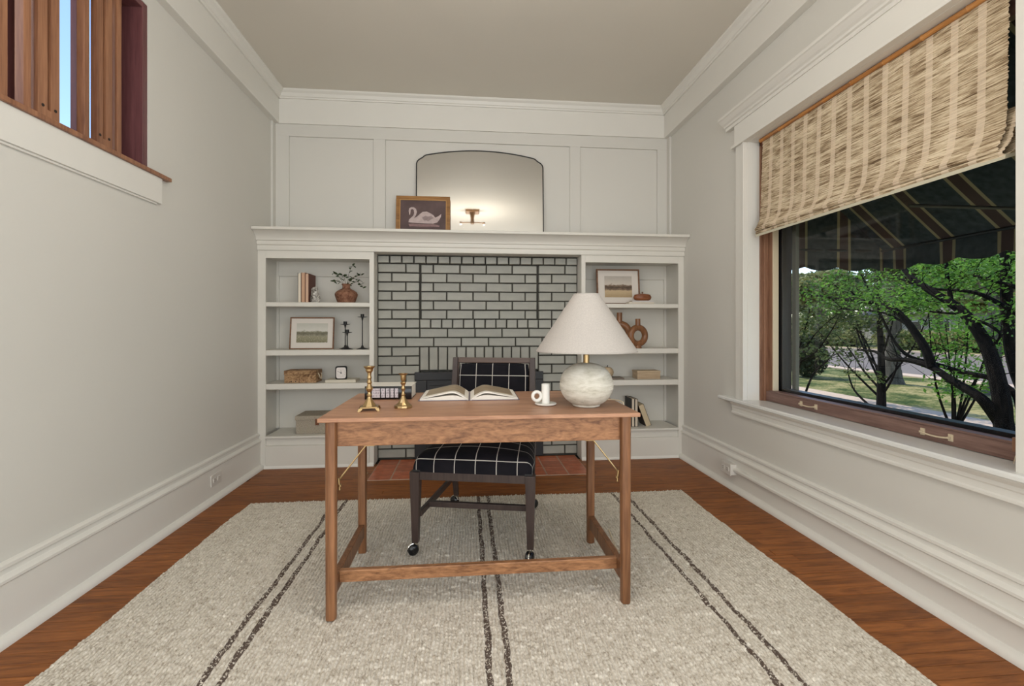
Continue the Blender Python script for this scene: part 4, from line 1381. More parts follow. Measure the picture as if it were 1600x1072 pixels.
# carved wooden chest
a = N('carved_pale_wood', 0.7, 0.2)
f = a.noise(a.coord((1, 1, 1)), 24, 4, 0.7, 1.6)
a.base(a.ramp(f, [(0.38, lin((112, 82, 58))), (0.48, lin((160, 126, 92))), (0.62, lin((190, 156, 118)))]))
a.bump(f, 0.9, 0.01)
t = thing('carved_box', 'carved pale wooden box with a rope handle on the shelf above the woven box', 'box', (-1.320, 3.855, S3))
ob('body', box(-0.126, 0, 0, 0.118, 0.150, 0.062), a.m, t, 0.003)
ob('lid', box(-0.129, -0.003, 0.063, 0.121, 0.153, 0.098), a.m, t, 0.005)
ob('rope_handle', MB().tube([(0.118, 0.04, 0.075), (0.128, 0.045, 0.060), (0.134, 0.06, 0.030), (0.134, 0.09, 0.024), (0.130, 0.11, 0.055), (0.118, 0.115, 0.075)], 0.004, 8), M['cream_metal'], t, 0, True)
nh = MB()
for x_ in (-0.072, -0.038):
    nh.lathe([(0, 0), (0.0045, 0), (0.0045, 0.002), (0, 0.002)], 10)
    nh.v[-40:] = [(x_ + vx, -0.0012 - vz * 0, 0.016 + vy) if False else (x_ + vx, 0.0005 - vz, 0.012 + vy) for vx, vy, vz in nh.v[-40:]]
ob('peg_holes', nh, M['dark_gap'], t)

# clock on a cream book
book('flat cream book lying under the black clock', (-1.010, 3.845, S3), 0.236, 0.150, 0.022, (212, 204, 186), lying=True)
ck = thing('desk_clock', 'small square black clock with white face on the cream book', 'clock', (-1.010, 3.862, S3 + 0.0225), math.radians(10))
ob('case', box(-0.045, 0, 0, 0.045, 0.040, 0.106), M['black_iron'], ck, 0.012)
ob('face', MB().poly([(0.037 * math.copysign(abs(math.cos(t_)) ** 0.35, math.cos(t_)), 0.053 + 0.044 * math.copysign(abs(math.sin(t_)) ** 0.35, math.sin(t_))) for t_ in [2 * PI * (i + .5) / 40 for i in range(40)]], 1, -0.0015, 0.001), plain('clock_white', (224, 216, 210), 0.5), ck)
hm = MB()


def hand(ang, L, w):
    c_, s_ = math.sin(ang), math.cos(ang)
    return [(-w * s_ - 0.006 * c_, 0.053 + w * c_ - 0.006 * s_), (w * s_ - 0.006 * c_, 0.053 - w * c_ - 0.006 * s_), (L * c_ + w * s_ * .5, 0.053 + L * s_ - w * c_ * .5), (L * c_ - w * s_ * .5, 0.053 + L * s_ + w * c_ * .5)]


hm.poly(hand(math.radians(-62), 0.034, 0.0013), 1, -0.003, -0.002)
ob('hand', hm, M['black_iron'], ck)
ob('hand', MB().poly(hand(0.0, 0.024, 0.0018), 1, -0.0038, -0.003), M['black_iron'], ck)
ob('hand_hub', MB().lathe([(0, 0), (0.005, 0), (0.005, 0.002), (0, 0.002)], 14), M['black_iron'], ck, loc=(0, -0.002, 0.053), rot=(PI / 2, 0, 0))
tk = MB()
for i in range(12):
    t_ = i * PI / 6
    r0, r1 = (0.027, 0.032)
    x0, z0, x1, z1 = r0 * math.sin(t_), r0 * math.cos(t_), r1 * math.sin(t_), r1 * math.cos(t_)
    k_ = 1.0
    tk.poly([(x0 * k_ - 0.001 * math.cos(t_), 0.053 + z0 * k_ + 0.001 * math.sin(t_)), (x0 + 0.001 * math.cos(t_), 0.053 + z0 - 0.001 * math.sin(t_)), (x1 + 0.001 * math.cos(t_), 0.053 + z1 - 0.001 * math.sin(t_)), (x1 - 0.001 * math.cos(t_), 0.053 + z1 + 0.001 * math.sin(t_))], 1, -0.0022, -0.0014)
ob('hour_marks', tk, plain('clock_marks', (120, 112, 106), 0.6), ck)

# woven lidded box
a = N('woven_reed', 0.85, 0.15)
v = a.coord()
w_ = a.n('TexWave', wave_type='BANDS', bands_direction='DIAGONAL'); w_.inputs['Scale'].default_value = 60; w_.inputs['Distortion'].default_value = 2.5; w_.inputs['Detail'].default_value = 2
a.l(v, w_.inputs['Vector'])
f = a.noise(v, 120, 3, 0.7)
a.base(a.ramp(a.math('ADD', a.math('MULTIPLY', w_.outputs['Fac'], 0.5), a.math('MULTIPLY', f, 0.5)), [(0.3, lin((134, 124, 108))), (0.6, lin((192, 182, 164)))]))
a.bump(w_.outputs['Fac'], 0.6, 0.004)
t = thing('woven_box', 'pale woven box with a lid on the bookcase floor behind the desk corner', 'box', (-1.190, 3.850, S0))
ob('body', box(-0.166, 0, 0, 0.166, 0.230, 0.128), a.m, t, 0.004)
ob('lid', box(-0.172, -0.006, 0.108, 0.172, 0.236, 0.145), a.m, t, 0.006)
ob('leather_tab', box(-0.014, -0.010, 0.070, 0.014, -0.005, 0.120), plain('leather_brown', (110, 66, 40), 0.6), t, 0.001)

# right bookcase
g_ = 'flat books under the wooden bowl'
book('lower flat pale book under the wooden bowl', (1.468, 3.838, S1), 0.222, 0.085, 0.016, (206, 196, 180), lying=True, group=g_)
book('upper flat white book directly under the wooden bowl', (1.482, 3.840, S1 + 0.0165), 0.190, 0.082, 0.013, (196, 190, 186), lying=True, group=g_)
M['bowl_wood'] = wood('reddish_bowl_wood', (104, 58, 34), (150, 92, 58), 0, 0.35, 1.2)
t = thing('lidded_bowl', 'low reddish wooden bowl with a knobbed lid on two flat books', 'bowl', (1.492, 3.880, S1 + 0.030))
ob('bowl', MB().lathe([(0, 0), (0.052, 0), (0.068, 0.008), (0.077, 0.022), (0.077, 0.036), (0.070, 0.044), (0, 0.044)], 36, squash=(1, 0.5)), M['bowl_wood'], t, 0, True)
ob('lid', MB().lathe([(0, 0.0445), (0.070, 0.0445), (0.071, 0.050), (0.052, 0.056), (0.016, 0.061), (0, 0.062)], 36, squash=(1, 0.5)), M['bowl_wood'], t, 0, True)
ob('knob', MB().lathe([(0, 0.060), (0.004, 0.061), (0.004, 0.066), (0.008, 0.071), (0.007, 0.076), (0, 0.078)], 14), M['frame_brown'], t, 0, True)

M['vase_wood'] = wood('turned_vase_wood', (96, 60, 36), (156, 108, 72), 2, 0.3, 0.8)


def ring_vase(label, x, y, R, r, htop, rz):
    t = thing('ring_vase', label, 'vase', (x, y, S2), rz, group='brown ring-shaped vases')
    cz = 0.010 + R + r
    ob('ring', MB().tube([(R * math.cos(q_), 0, cz + R * math.sin(q_)) for q_ in [2 * PI * i / 48 for i in range(48)]], r, 18, closed=True), M['vase_wood'], t, 0, True)
    ob('foot', MB().lathe([(0, 0), (r * 1.25, 0), (r * 1.2, 0.006), (r * 0.9, 0.030), (0, 0.03)], 24), M['vase_wood'], t, 0, True)
    z0 = cz + R + r * 0.6
    ob('neck', MB().lathe([(r * 0.85, z0 - 0.01), (r * 0.80, z0 + 0.015), (r * 0.80, htop), (r * 0.62, htop), (r * 0.60, z0)], 24), M['vase_wood'], t, 0, True)


ring_vase('smaller ring-shaped brown vase in front, fully beside the lampshade', 1.449, 3.872, 0.0695, 0.0265, 0.250, math.radians(12))
ring_vase('larger ring-shaped brown vase half hidden behind the lampshade', 1.318, 3.965, 0.083, 0.030, 0.306, math.radians(-8))

book('thin flat book with dark top under the pale gourd', (1.232, 3.850, S3), 0.180, 0.130, 0.014, (110, 98, 86), (216, 206, 190), lying=True)
t = thing('pale_gourd', 'pale carved pumpkin-shaped gourd with a stem on the flat book', 'ornament', (1.190, 3.905, S3 + 0.0145))
gm = MB()
n_ = 40
for i in range(n_):
    q_ = 2 * PI * i / n_
    k_ = 1 + 0.05 * abs(math.sin(q_ * 4))
    for r, z in [(0.0, 0.0), (0.030, 0.001), (0.047, 0.018), (0.053, 0.042), (0.048, 0.066), (0.030, 0.084), (0.010, 0.088), (0.0, 0.086)]:
        gm.v.append((r * k_ * math.cos(q_), r * k_ * math.sin(q_), z))
for i in range(n_):
    j = (i + 1) % n_
    for k in range(7):
        gm.f.append((i * 8 + k, j * 8 + k, j * 8 + k + 1, i * 8 + k + 1)); gm.mi.append(0)
ob('gourd', gm, wood('gourd_pale', (166, 142, 112), (202, 182, 152), 2, 0.6, 0.5), t, 0, True)
ob('stem', MB().tube([(0, 0, 0.082), (0.002, 0, 0.094), (0.006, 0, 0.102)], [0.005, 0.0035, 0.003], 8), M['dark_gap'], t, 0, True)

t = thing('small_wooden_box', 'pale wooden box with a flat lid next to the gourd shelf end', 'box', (1.542, 3.862, S3))
M['pale_box'] = wood('pale_box_wood', (156, 132, 104), (196, 174, 144), 0, 0.55, 1.0)
ob('body', box(-0.102, 0, 0, 0.102, 0.120, 0.055), M['pale_box'], t, 0.002)
ob('lid', box(-0.104, -0.002, 0.056, 0.104, 0.122, 0.070), M['pale_box'], t, 0.002)

g_ = 'books on the floor of the bookcase by the window wall'
book('upright black book next to the desk, first of the pair', (1.404, 3.862, S0), 0.026, 0.168, 0.240, (22, 20, 20), (206, 192, 172), group=g_)
book('upright black book touched by the leaning book', (1.433, 3.862, S0), 0.026, 0.168, 0.236, (24, 22, 22), (206, 192, 172), group=g_)
book('dark book with cream page edges leaning against the two upright black books', (1.545, 3.868, S0 + 0.0015), 0.048, 0.150, 0.196, (58, 46, 38), (198, 180, 148), tilt=math.radians(-21), group=g_)

# ------------------------------------------------------------------ mantel things
MT = 1.8645
sw = framed('swan_painting', 'gilt brown framed painting of a white swan leaning on the mantel', 'picture', (-0.374, 3.985, MT), 0.452, 0.352, 0.030,
            wood('gilt_brown_frame', (110, 72, 34), (172, 124, 68), 0, 0.4, 1.0), paint('swan_dusk_canvas', (92, 74, 72), 0.6, 0.22, 9), lean=6, depth=0.022)
ob('inner_lip', MB().box(-0.196, 0.002, 0.028, 0.196, 0.010, 0.036).box(-0.196, 0.002, 0.316, 0.196, 0.010, 0.324).box(-0.198, 0.002, 0.028, -0.190, 0.010, 0.324).box(0.190, 0.002, 0.028, 0.198, 0.010, 0.324),
   plain('gilt_lip', (186, 142, 84), 0.35), sw, 0.001)
# the painted swan: flat colour on the canvas
def pz(pts, s=0.00052, ox=-0.196, oz=0.324, y0=0.0072, y1=0.0079):
    return MB().poly([(ox + (x - 135) * s, oz - (z - 185) * s) for x, z in pts], 1, y0, y1)


S_ = 0.392 / (840 - 135)
body = [(270, 545), (275, 505), (300, 480), (340, 440), (352, 400), (345, 350), (322, 335), (300, 350), (298, 385), (290, 430), (280, 420), (270, 370), (276, 330), (305, 308), (345, 308), (380, 335), (392, 380), (380, 430), (350, 480),
        (395, 455), (440, 410), (480, 378), (540, 372), (590, 395), (640, 425), (670, 465), (720, 440), (760, 405), (755, 450), (730, 500), (700, 540), (640, 560), (520, 560), (400, 555), (320, 550)]
ob('painted_swan', pz(body, S_), paint('swan_white_paint', (188, 170, 166), 0.6, 0.10, 30), sw)
ob('painted_reflection', pz([(270, 572), (330, 566), (480, 572), (640, 568), (735, 590), (730, 612), (600, 606), (450, 614), (330, 606), (285, 610)], S_), paint('reflection_paint', (140, 112, 110), 0.6, 0.14, 30), sw)
wing = [(470, 470), (520, 440), (560, 450), (610, 440), (650, 470), (600, 500), (560, 530), (540, 510), (500, 515)]
ob('painted_wing', pz(wing, S_, y0=0.0066, y1=0.0073), paint('wing_shade_paint', (150, 132, 130), 0.6, 0.12, 30), sw)
ob('painted_beak', pz([(276, 385), (292, 380), (290, 430), (280, 425)], S_, y0=0.0066, y1=0.0073), plain('beak_paint', (206, 188, 178), 0.6), sw)

mir = thing('mirror', 'wide arched mirror with a thin black frame leaning on the mantel', 'mirror', (0.113, 4.058, MT + 0.005))
mir.rotation_euler = (math.radians(-3.0), 0, 0)
hwm = 0.551
half = [(hwm, 0.0), (hwm, 0.62), (hwm, 0.648), (hwm - 0.006, 0.666), (hwm - 0.020, 0.682), (hwm - 0.036, 0.692), (hwm - 0.052, 0.702), (hwm - 0.066, 0.716), (hwm - 0.082, 0.724)]
for i in range(1, 13):
    x_ = (hwm - 0.082) * (1 - i / 12)
    half.append((x_, 0.724 + (0.776 - 0.724) * (1 - (x_ / (hwm - 0.082)) ** 2) ** 1.0))
outl = half + [(-x_, z_) for x_, z_ in half[::-1][1:]]
ob('glass', MB().poly(outl, 1, 0.002, 0.006), M['mirror'], mir)
fr_ = [(x_, 0, z_) for x_, z_ in outl]
tb = MB().tube(fr_ + [(-hwm * .5, 0, 0.002), (hwm * .5, 0, 0.002)], 0.0045, 8, closed=True)
ob('frame', tb, M['black_iron'], mir, 0, True)

# ------------------------------------------------------------------ ceiling light (seen in the mirror)
cl = thing('ceiling_light', 'small bronze two-armed ceiling light reflected in the mirror', 'ceiling light', (0.07, 1.4, ZC))
bz = metal('aged_bronze', (150, 118, 88), 0.45)
ob('canopy', MB().poly([(-0.10, 0), (0.10, 0), (0.10, -0.02), (0.085, -0.035), (-0.085, -0.035), (-0.10, -0.02)], 1, -0.07, 0.07), bz, cl, 0.003)
ob('stem', MB().lathe([(0, -0.20), (0.024, -0.20), (0.028, -0.19), (0.024, -0.12), (0.036, -0.05), (0.046, -0.034), (0, -0.034)], 20), bz, cl, 0, True)
ob('arm', MB().tube([(-0.17, 0, -0.183), (-0.08, 0, -0.178), (0.08, 0, -0.178), (0.17, 0, -0.183)], 0.008, 10), bz, cl, 0, True)
em = N('lit_bulb', 0.5); em.base((1, 1, 1)); em.b.inputs['Emission Color'].default_value = (1, 0.9, 0.76, 1); em.b.inputs['Emission Strength'].default_value = 6.0
for sx in (-1, 1):
    ob('socket', MB().lathe([(0, 0), (0.016, 0), (0.016, -0.03), (0, -0.03)], 16), bz, cl, 0, True, (sx * 0.168, 0, -0.172))
    ob('bulb', MB().lathe([(0, -0.028), (0.010, -0.030), (0.012, -0.036), (0.008, -0.042), (0, -0.044)], 16), em.m, cl, 0, True, (sx * 0.168, 0, -0.172))
    L_ = lamp('ceiling_light_lamp', 'POINT', (0.07 + sx * 0.2, 1.4, ZC - 0.50), 12, (1.0, 0.95, 0.88), size=0.08)

# ------------------------------------------------------------------ outside
GZ = -0.5
a = N('lawn_grass', 0.9, 0.1)
v = a.coord()
f = a.noise(v, 1.1, 5, 0.7); f2 = a.noise(a.coord((1, 1, 1)), 14, 4, 0.8)
a.base(a.ramp(a.math('ADD', a.math('MULTIPLY', f, 0.6), a.math('MULTIPLY', f2, 0.4)), [(0.42, lin((54, 74, 34))), (0.5, lin((112, 118, 68))), (0.57, lin((176, 162, 114)))]))
a.bump(f2, 0.8, 0.03)
M['lawn'] = a.m
M['walk'] = paint('concrete_walk', (204, 180, 156), 0.9, 0.06, 3, 0.2)
M['road'] = paint('asphalt', (122, 112, 102), 0.9, 0.06, 1.5, 0.2)


def ground(name, x0, x1, z0, z1, mat, label, cat):
    return tag(ob(name, box(x0, -20, z0, x1, 110, z1), mat), label, cat, kind='structure')


ground('lawn', XO - 3.0, 7.55, GZ - 0.3, GZ, M['lawn'], 'patchy lawn between the house and the path', 'lawn')
ground('sidewalk', 7.55, 8.85, GZ - 0.3, GZ + 0.012, M['walk'], 'pale concrete path crossing the lawn', 'path')
ground('lawn', 8.85, 14.2, GZ - 0.3, GZ, M['lawn'], 'strip of patchy grass between the path and the street', 'lawn')
ground('kerb', 14.2, 14.9, GZ - 0.3, GZ + 0.03, M['walk'], 'pale kerb along the near side of the street', 'kerb')
ground('street', 14.9, 29.0, GZ - 0.3, GZ - 0.05, M['road'], 'grey asphalt street beyond the lawn', 'street')
ground('kerb', 29.0, 29.6, GZ - 0.3, GZ + 0.03, M['walk'], 'pale kerb along the far side of the street', 'kerb')
ground('lawn', 29.6, 110, GZ - 0.3, GZ + 0.02, M['lawn'], 'dry lawn on the far side of the street', 'lawn')

# awning outside the window
aw = thing('awning', 'dark striped fabric awning with a scalloped edge outside the window', 'awning', (XO, 1.9, 2.6))
AY0, AY1 = 0.55, 3.22
a = N('awning_fabric', 0.85, 0.15)
tc = a.n('TexCoord'); sp = a.n('SeparateXYZ'); a.l(tc.outputs['UV'], sp.inputs[0])
mm_ = a.math('PINGPONG', sp.outputs[0], 0.17)
edge_ = a.math('MULTIPLY', a.math('GREATER_THAN', mm_, 0.118), a.math('LESS_THAN', mm_, 0.138))
cen_ = a.math('GREATER_THAN', mm_, 0.138)
base_ = a.ramp(a.noise(a.coord(), 30, 3), [(0.3, lin((58, 66, 68))), (0.7, lin((80, 88, 88)))])
c = a.mix(cen_, base_, lin((88, 74, 70)))
c = a.mix(edge_, c, lin((156, 146, 116)))
a.base(c)
tr = a.n('BsdfTranslucent'); a.l(c, tr.inputs['Color'])
mx = a.n('MixShader'); mx.inputs[0].default_value = 0.4
a.l(a.b.outputs[0], mx.inputs[1]); a.l(tr.outputs[0], mx.inputs[2]); a.l(mx.outputs[0], a.t.nodes['Material Output'].inputs['Surface'])
M['awning'] = a.m


def sheet(name, rows, uvr, parent, mat):
    vs = [p for r in rows for p in r]; W = len(rows[0]); fs = []
    for i in range(len(rows) - 1):
        for j in range(W - 1):
            fs.append((i * W + j, i * W + j + 1, (i + 1) * W + j + 1, (i + 1) * W + j))
    me = bpy.data.meshes.new(name); me.from_pydata(vs, [], fs); me.materials.append(mat)
    uvl = me.uv_layers.new(name='UVMap')
    uu = [u for r in uvr for u in r]
    li = np.zeros(len(me.loops), dtype=np.int32); me.loops.foreach_get('vertex_index', li)
    uvl.data.foreach_set('uv', np.array(uu)[li].ravel())
    o = link(name, me, parent)
    md = o.modifiers.new('thick', 'SOLIDIFY'); md.thickness = 0.003
    return o


ny = 160
yv = [AY0 + (AY1 - AY0) * i / ny - 1.9 for i in range(ny + 1)]
XA, ZA = 3.1 - XO, 1.67 - 2.6
rows, uvr = [], []
for k in range(11):
    t_ = k / 10
    rows.append([(XA * t_ + 0.005, y_, ZA * t_ - 0.03 * math.sin(PI * t_) * (0.4 + 0.6 * abs(math.sin(y_ * 3)))) for y_ in yv])
    uvr.append([(y_, t_) for y_ in yv])
sheet('canopy', rows, uvr, aw, M['awning'])
rows, uvr = [], []


def scallop(s):
    return 0.028 * abs(math.sin(PI * s / 0.26)) - 0.0


for k in range(5):
    t_ = k / 4
    rows.append([(XA + 0.006 * math.sin(y_ * 22) * t_, y_, ZA - t_ * (0.125 + scallop(y_))) for y_ in yv]); uvr.append([(y_, t_) for y_ in yv])
sheet('valance', rows, uvr, aw, M['awning'])
for ye, nm in ((AY1 - 1.9, 'side_wing'), (AY0 - 1.9, 'side_wing')):
    rows, uvr = [], []
    xv = [0.005 + XA * i / 60 for i in range(61)]
    for k in range(9):
        t_ = k / 8
        rows.append([(x_, ye + 0.005 * math.sin(x_ * 30) * t_, (ZA * x_ / XA) * (1 - t_) + (ZA - 0.125 - scallop(x_ + 0.1)) * t_) for x_ in xv]); uvr.append([(x_ + 0.12, t_) for x_ in xv])
    sheet(nm, rows, uvr, aw, M['awning'])
fr_ = MB()
fr_.tube([(0.005, AY0 - 1.9, ZA), (XA - 0.01, AY0 - 1.9, ZA), (XA - 0.01, AY1 - 1.9, ZA), (0.005, AY1 - 1.9, ZA)], 0.010, 8)
fr_.tube([(XA - 0.01, 0.1, ZA), (0.005, 0.1, ZA)], 0.008, 8)
ob('awning_frame', fr_, M['black_metal'], aw, 0, True)


def leaf_cloud(name, centers, n, size, mat, parent, seed, flat=0.5):
    """many separate small leaves: bent four-cornered blades round the given (x,y,z,rx,ry,rz) blobs"""
    g = np.random.default_rng(seed)
    C_ = np.array(centers, float)
    vol = C_[:, 3] * C_[:, 4] * C_[:, 5]
    pick = g.choice(len(C_), n, p=vol / vol.sum())
    d = g.normal(0, 1, (n, 3)); d /= np.linalg.norm(d, axis=1)[:, None]
    rad = g.random(n) ** (1 / 2.4)
    pos = C_[pick, :3] + d * rad[:, None] * C_[pick, 3:6]
    ax = g.normal(0, 1, (n, 3)); ax[:, 2] *= flat; ax /= np.linalg.norm(ax, axis=1)[:, None]
    b = g.normal(0, 1, (n, 3)); b[:, 2] *= 0.6
    b -= ax * (ax * b).sum(1)[:, None]; b /= np.linalg.norm(b, axis=1)[:, None]
    nn = np.cross(ax, b)
    s = size * g.uniform(0.6, 1.3, n)[:, None]
    v0 = pos - ax * s; v2 = pos + ax * s
    v1 = pos + b * s * 0.55 + nn * s * 0.18; v3 = pos - b * s * 0.55 + nn * s * 0.18
    vv = np.stack([v0, v1, v2, v3], 1).reshape(-1, 3)
    me = bpy.data.meshes.new(name)
    me.vertices.add(4 * n); me.vertices.foreach_set('co', vv.ravel().astype(np.float32))
    me.loops.add(4 * n); me.loops.foreach_set('vertex_index', np.arange(4 * n, dtype=np.int32))
    me.polygons.add(n); me.polygons.foreach_set('loop_start', np.arange(0, 4 * n, 4, dtype=np.int32))
    me.update(calc_edges=True)
    me.materials.append(mat)
    return tag(link(name, me, parent), kind='stuff')


M['leaf_bright'] = leaf_mat('bright_leaf', (52, 98, 28), (134, 180, 74), 0.5, 0.45)
M['leaf_mid'] = leaf_mat('mid_leaf', (52, 72, 32), (118, 134, 76), 0.5, 0.4)
M['leaf_far'] = leaf_mat('far_leaf', (98, 106, 54), (176, 176, 118), 0.6, 0.4)
M['leaf_dark'] = leaf_mat('dark_evergreen_leaf', (34, 48, 30), (70, 84, 48), 0.6, 0.2)
a = N('dark_bark', 0.9, 0.1)
f = a.noise(a.coord((1, 1, 0.3)), 30, 4, 0.7)
a.base(a.ramp(f, [(0.3, lin((16, 14, 13))), (0.7, lin((38, 33, 29)))])); a.bump(f, 0.8, 0.01)
M['bark'] = a.m
a = N('grey_bark', 0.9, 0.1)
f = a.noise(a.coord((1, 1, 0.25)), 12, 4, 0.7)
a.base(a.ramp(f, [(0.3, lin((66, 60, 52))), (0.7, lin((124, 116, 104)))])); a.bump(f, 0.8, 0.02)
M['bark_grey'] = a.m


def smooth(pts, k=4):
    out = []
    P_ = [Vector(p) for p in pts]
    for i in range(len(P_) - 1):
        p0, p1, p2, p3 = P_[max(i - 1, 0)], P_[i], P_[i + 1], P_[min(i + 2, len(P_) - 1)]
        for j in range(k):
            t = j / k
            out.append(0.5 * ((2 * p1) + (p2 - p0) * t + (2 * p0 - 5 * p1 + 4 * p2 - p3) * t * t + (3 * p1 - p0 - 3 * p2 + p3) * t ** 3))
    out.append(P_[-1])
    return out


def limb(mb, pts, r0, r1, seg=7, k=4):
    p = smooth(pts, k)
    n = len(p)
    mb.tube(p, [r0 + (r1 - r0) * i / (n - 1) for i in range(n)], seg)
    return p


def twigs(mb, path, rnd, n, L, r, up=0.4, tips=None):
    for _ in range(n):
        i = rnd.randrange(len(path) // 3, len(path))
        p = path[i]
        d = Vector((rnd.uniform(-1, 1), rnd.uniform(-1, 1), rnd.uniform(-0.3, 1) * up + 0.2)).normalized()
        l = L * rnd.uniform(0.4, 1)
        q1 = p + d * l * 0.5 + Vector((rnd.uniform(-.1, .1), rnd.uniform(-.1, .1), rnd.uniform(-.05, .1))) * l
        q2 = q1 + (d + Vector((rnd.uniform(-.5, .5), rnd.uniform(-.5, .5), rnd.uniform(-.2, .4)))).normalized() * l * 0.5
        mb.tube([p, q1, q2], [r, r * 0.6, r * 0.3], 4)
        if tips is not None:
            tips.append(q2); tips.append(q1)


# near crooked tree
T0 = (4.5, 3.42, GZ)
tr1 = thing('crooked_tree', 'near crooked dark-barked tree with sweeping low branches outside the window', 'tree', T0)


def rel(pts, o=T0):
    return [tuple(p[i] - o[i] for i in range(3)) for p in pts]


rt = random.Random(21)
tips = []
tmb = MB()
A_ = limb(tmb, rel([(4.5, 3.40, -0.52), (4.5, 3.451, -0.003), (4.5, 3.525, 0.267), (4.5, 3.539, 0.47), (4.5, 3.597, 0.757), (4.5, 3.671, 0.969), (4.5, 3.797, 1.172), (4.5, 3.948, 1.318), (4.5, 4.179, 1.474), (4.52, 4.4, 1.643), (4.6, 4.7, 1.95)]), 0.080, 0.020, 9)
tmb2 = MB()
brs = []
for pts, r0, r1 in (
    ([(4.5, 3.56, 0.30), (4.42, 3.60, 0.45), (4.4, 3.666, 0.518), (4.4, 3.86, 0.613), (4.4, 4.049, 0.719), (4.4, 4.282, 0.77), (4.4, 4.518, 0.767), (4.4, 4.681, 0.839), (4.4, 4.899, 0.843)], 0.052, 0.008),
    ([(4.4, 4.049, 0.719), (4.4, 4.105, 0.881), (4.4, 4.201, 1.028), (4.4, 4.323, 1.181), (4.4, 4.437, 1.282), (4.4, 4.594, 1.343), (4.4, 4.855, 1.398), (4.4, 5.089, 1.427), (4.4, 5.447, 1.488), (4.4, 5.868, 1.567)], 0.042, 0.010),
    ([(4.55, 3.45, 0.42), (4.6, 3.527, 0.54), (4.6, 3.692, 0.647), (4.6, 3.915, 0.676), (4.6, 4.194, 0.737), (4.6, 4.455, 0.79), (4.6, 4.601, 0.897), (4.6, 4.723, 1.075), (4.6, 4.828, 1.283), (4.6, 4.911, 1.439), (4.6, 5.076, 1.72)], 0.028, 0.008),
    ([(4.75, 3.60, 1.20), (4.7, 3.741, 1.326), (4.7, 3.949, 1.433), (4.7, 4.364, 1.504), (4.7, 4.708, 1.645)], 0.024, 0.008),
    ([(4.5, 3.95, 1.31), (4.55, 4.009, 1.394), (4.55, 4.039, 1.597), (4.55, 4.069, 1.9), (4.5, 4.1, 2.3)], 0.022, 0.012),
    ([(4.65, 3.50, 1.42), (4.6, 3.647, 1.493), (4.6, 3.849, 1.571), (4.6, 4.083, 1.59)], 0.020, 0.006),
    ([(4.5, 3.70, 1.02), (4.5, 3.744, 1.154), (4.5, 3.641, 1.119), (4.5, 3.553, 1.038), (4.5, 3.612, 0.937)], 0.018, 0.008),
    ([(4.6, 5.076, 1.412), (4.6, 5.214, 1.535), (4.6, 5.33, 1.662)], 0.014, 0.005),
    ([(4.4, 4.25, 1.10), (4.45, 4.6, 1.25), (4.5, 5.0, 1.30), (4.5, 5.4, 1.33)], 0.014, 0.005),
    ([(4.5, 3.85, 1.22), (4.6, 4.2, 1.25), (4.7, 4.6, 1.30)], 0.014, 0.005),
):
    bm_ = MB()
    pth = limb(bm_, rel(pts), r0, r1, 8)
    brs.append(pth)
    ob('branch', bm_, M['bark'], tr1, 0, True)
ob('trunk', tmb, M['bark'], tr1, 0, True)
ob('trunk', (lambda m_: (limb(m_, rel([(4.86, 3.42, GZ), (4.9, 3.60, 0.3), (4.9, 3.74, 0.7), (4.9, 3.802, 1.051), (4.9, 3.818, 1.342), (4.9, 3.828, 1.9)]), 0.055, 0.04, 9), m_)[1])(MB()), M['bark'], tr1, 0, True)
for pth in brs + [A_]:
    twigs(tmb2, pth, rt, 11, 0.45, 0.005, 0.5, tips)
tag(ob('twigs', tmb2, M['bark'], tr1), kind='stuff')
cl_ = [(p.x, p.y, p.z, 0.16, 0.16, 0.10) for p in tips if p.z > 1.75 or rt.random() < 0.10]
cl_ += [(x - 4.5, y_ - 3.42, z - GZ, rx, rx, rz_) for x, y_, z, rx, rz_ in ((5.6, 5.4, 1.55, 0.6, 0.26), (5.4, 4.3, 1.55, 0.45, 0.28), (5.2, 3.9, 1.75, 0.5, 0.2), (5.9, 4.9, 1.9, 0.8, 0.3), (5.5, 4.5, 0.95, 0.28, 0.14), (5.3, 4.2, 0.72, 0.20, 0.12))]
leaf_cloud('foliage', cl_, 6500, 0.022, M['leaf_bright'], tr1, 3)

# low leafy shrub beneath it
sh1 = thing('young_shrub', 'bright green young shrub between the crooked tree and the path', 'shrub', (7.2, 6.3, GZ))
sm2 = MB()
tp = []
for k in range(9):
    d = Vector((rt.uniform(-.5, .5), rt.uniform(-.5, .5), 1.5 + rt.random() * .4))
    pth = limb(sm2, [(0, 0, 0), tuple(d * .4 + Vector((rt.uniform(-.08, .08), rt.uniform(-.08, .08), 0))), tuple(d)], 0.022, 0.005, 5)
    tp += pth[4:]
ob('stems', sm2, M['bark'], sh1, 0, True)
leaf_cloud('foliage', [(p.x, p.y, p.z, 0.24, 0.24, 0.16) for p in tp], 1500, 0.034, M['leaf_bright'], sh1, 9)

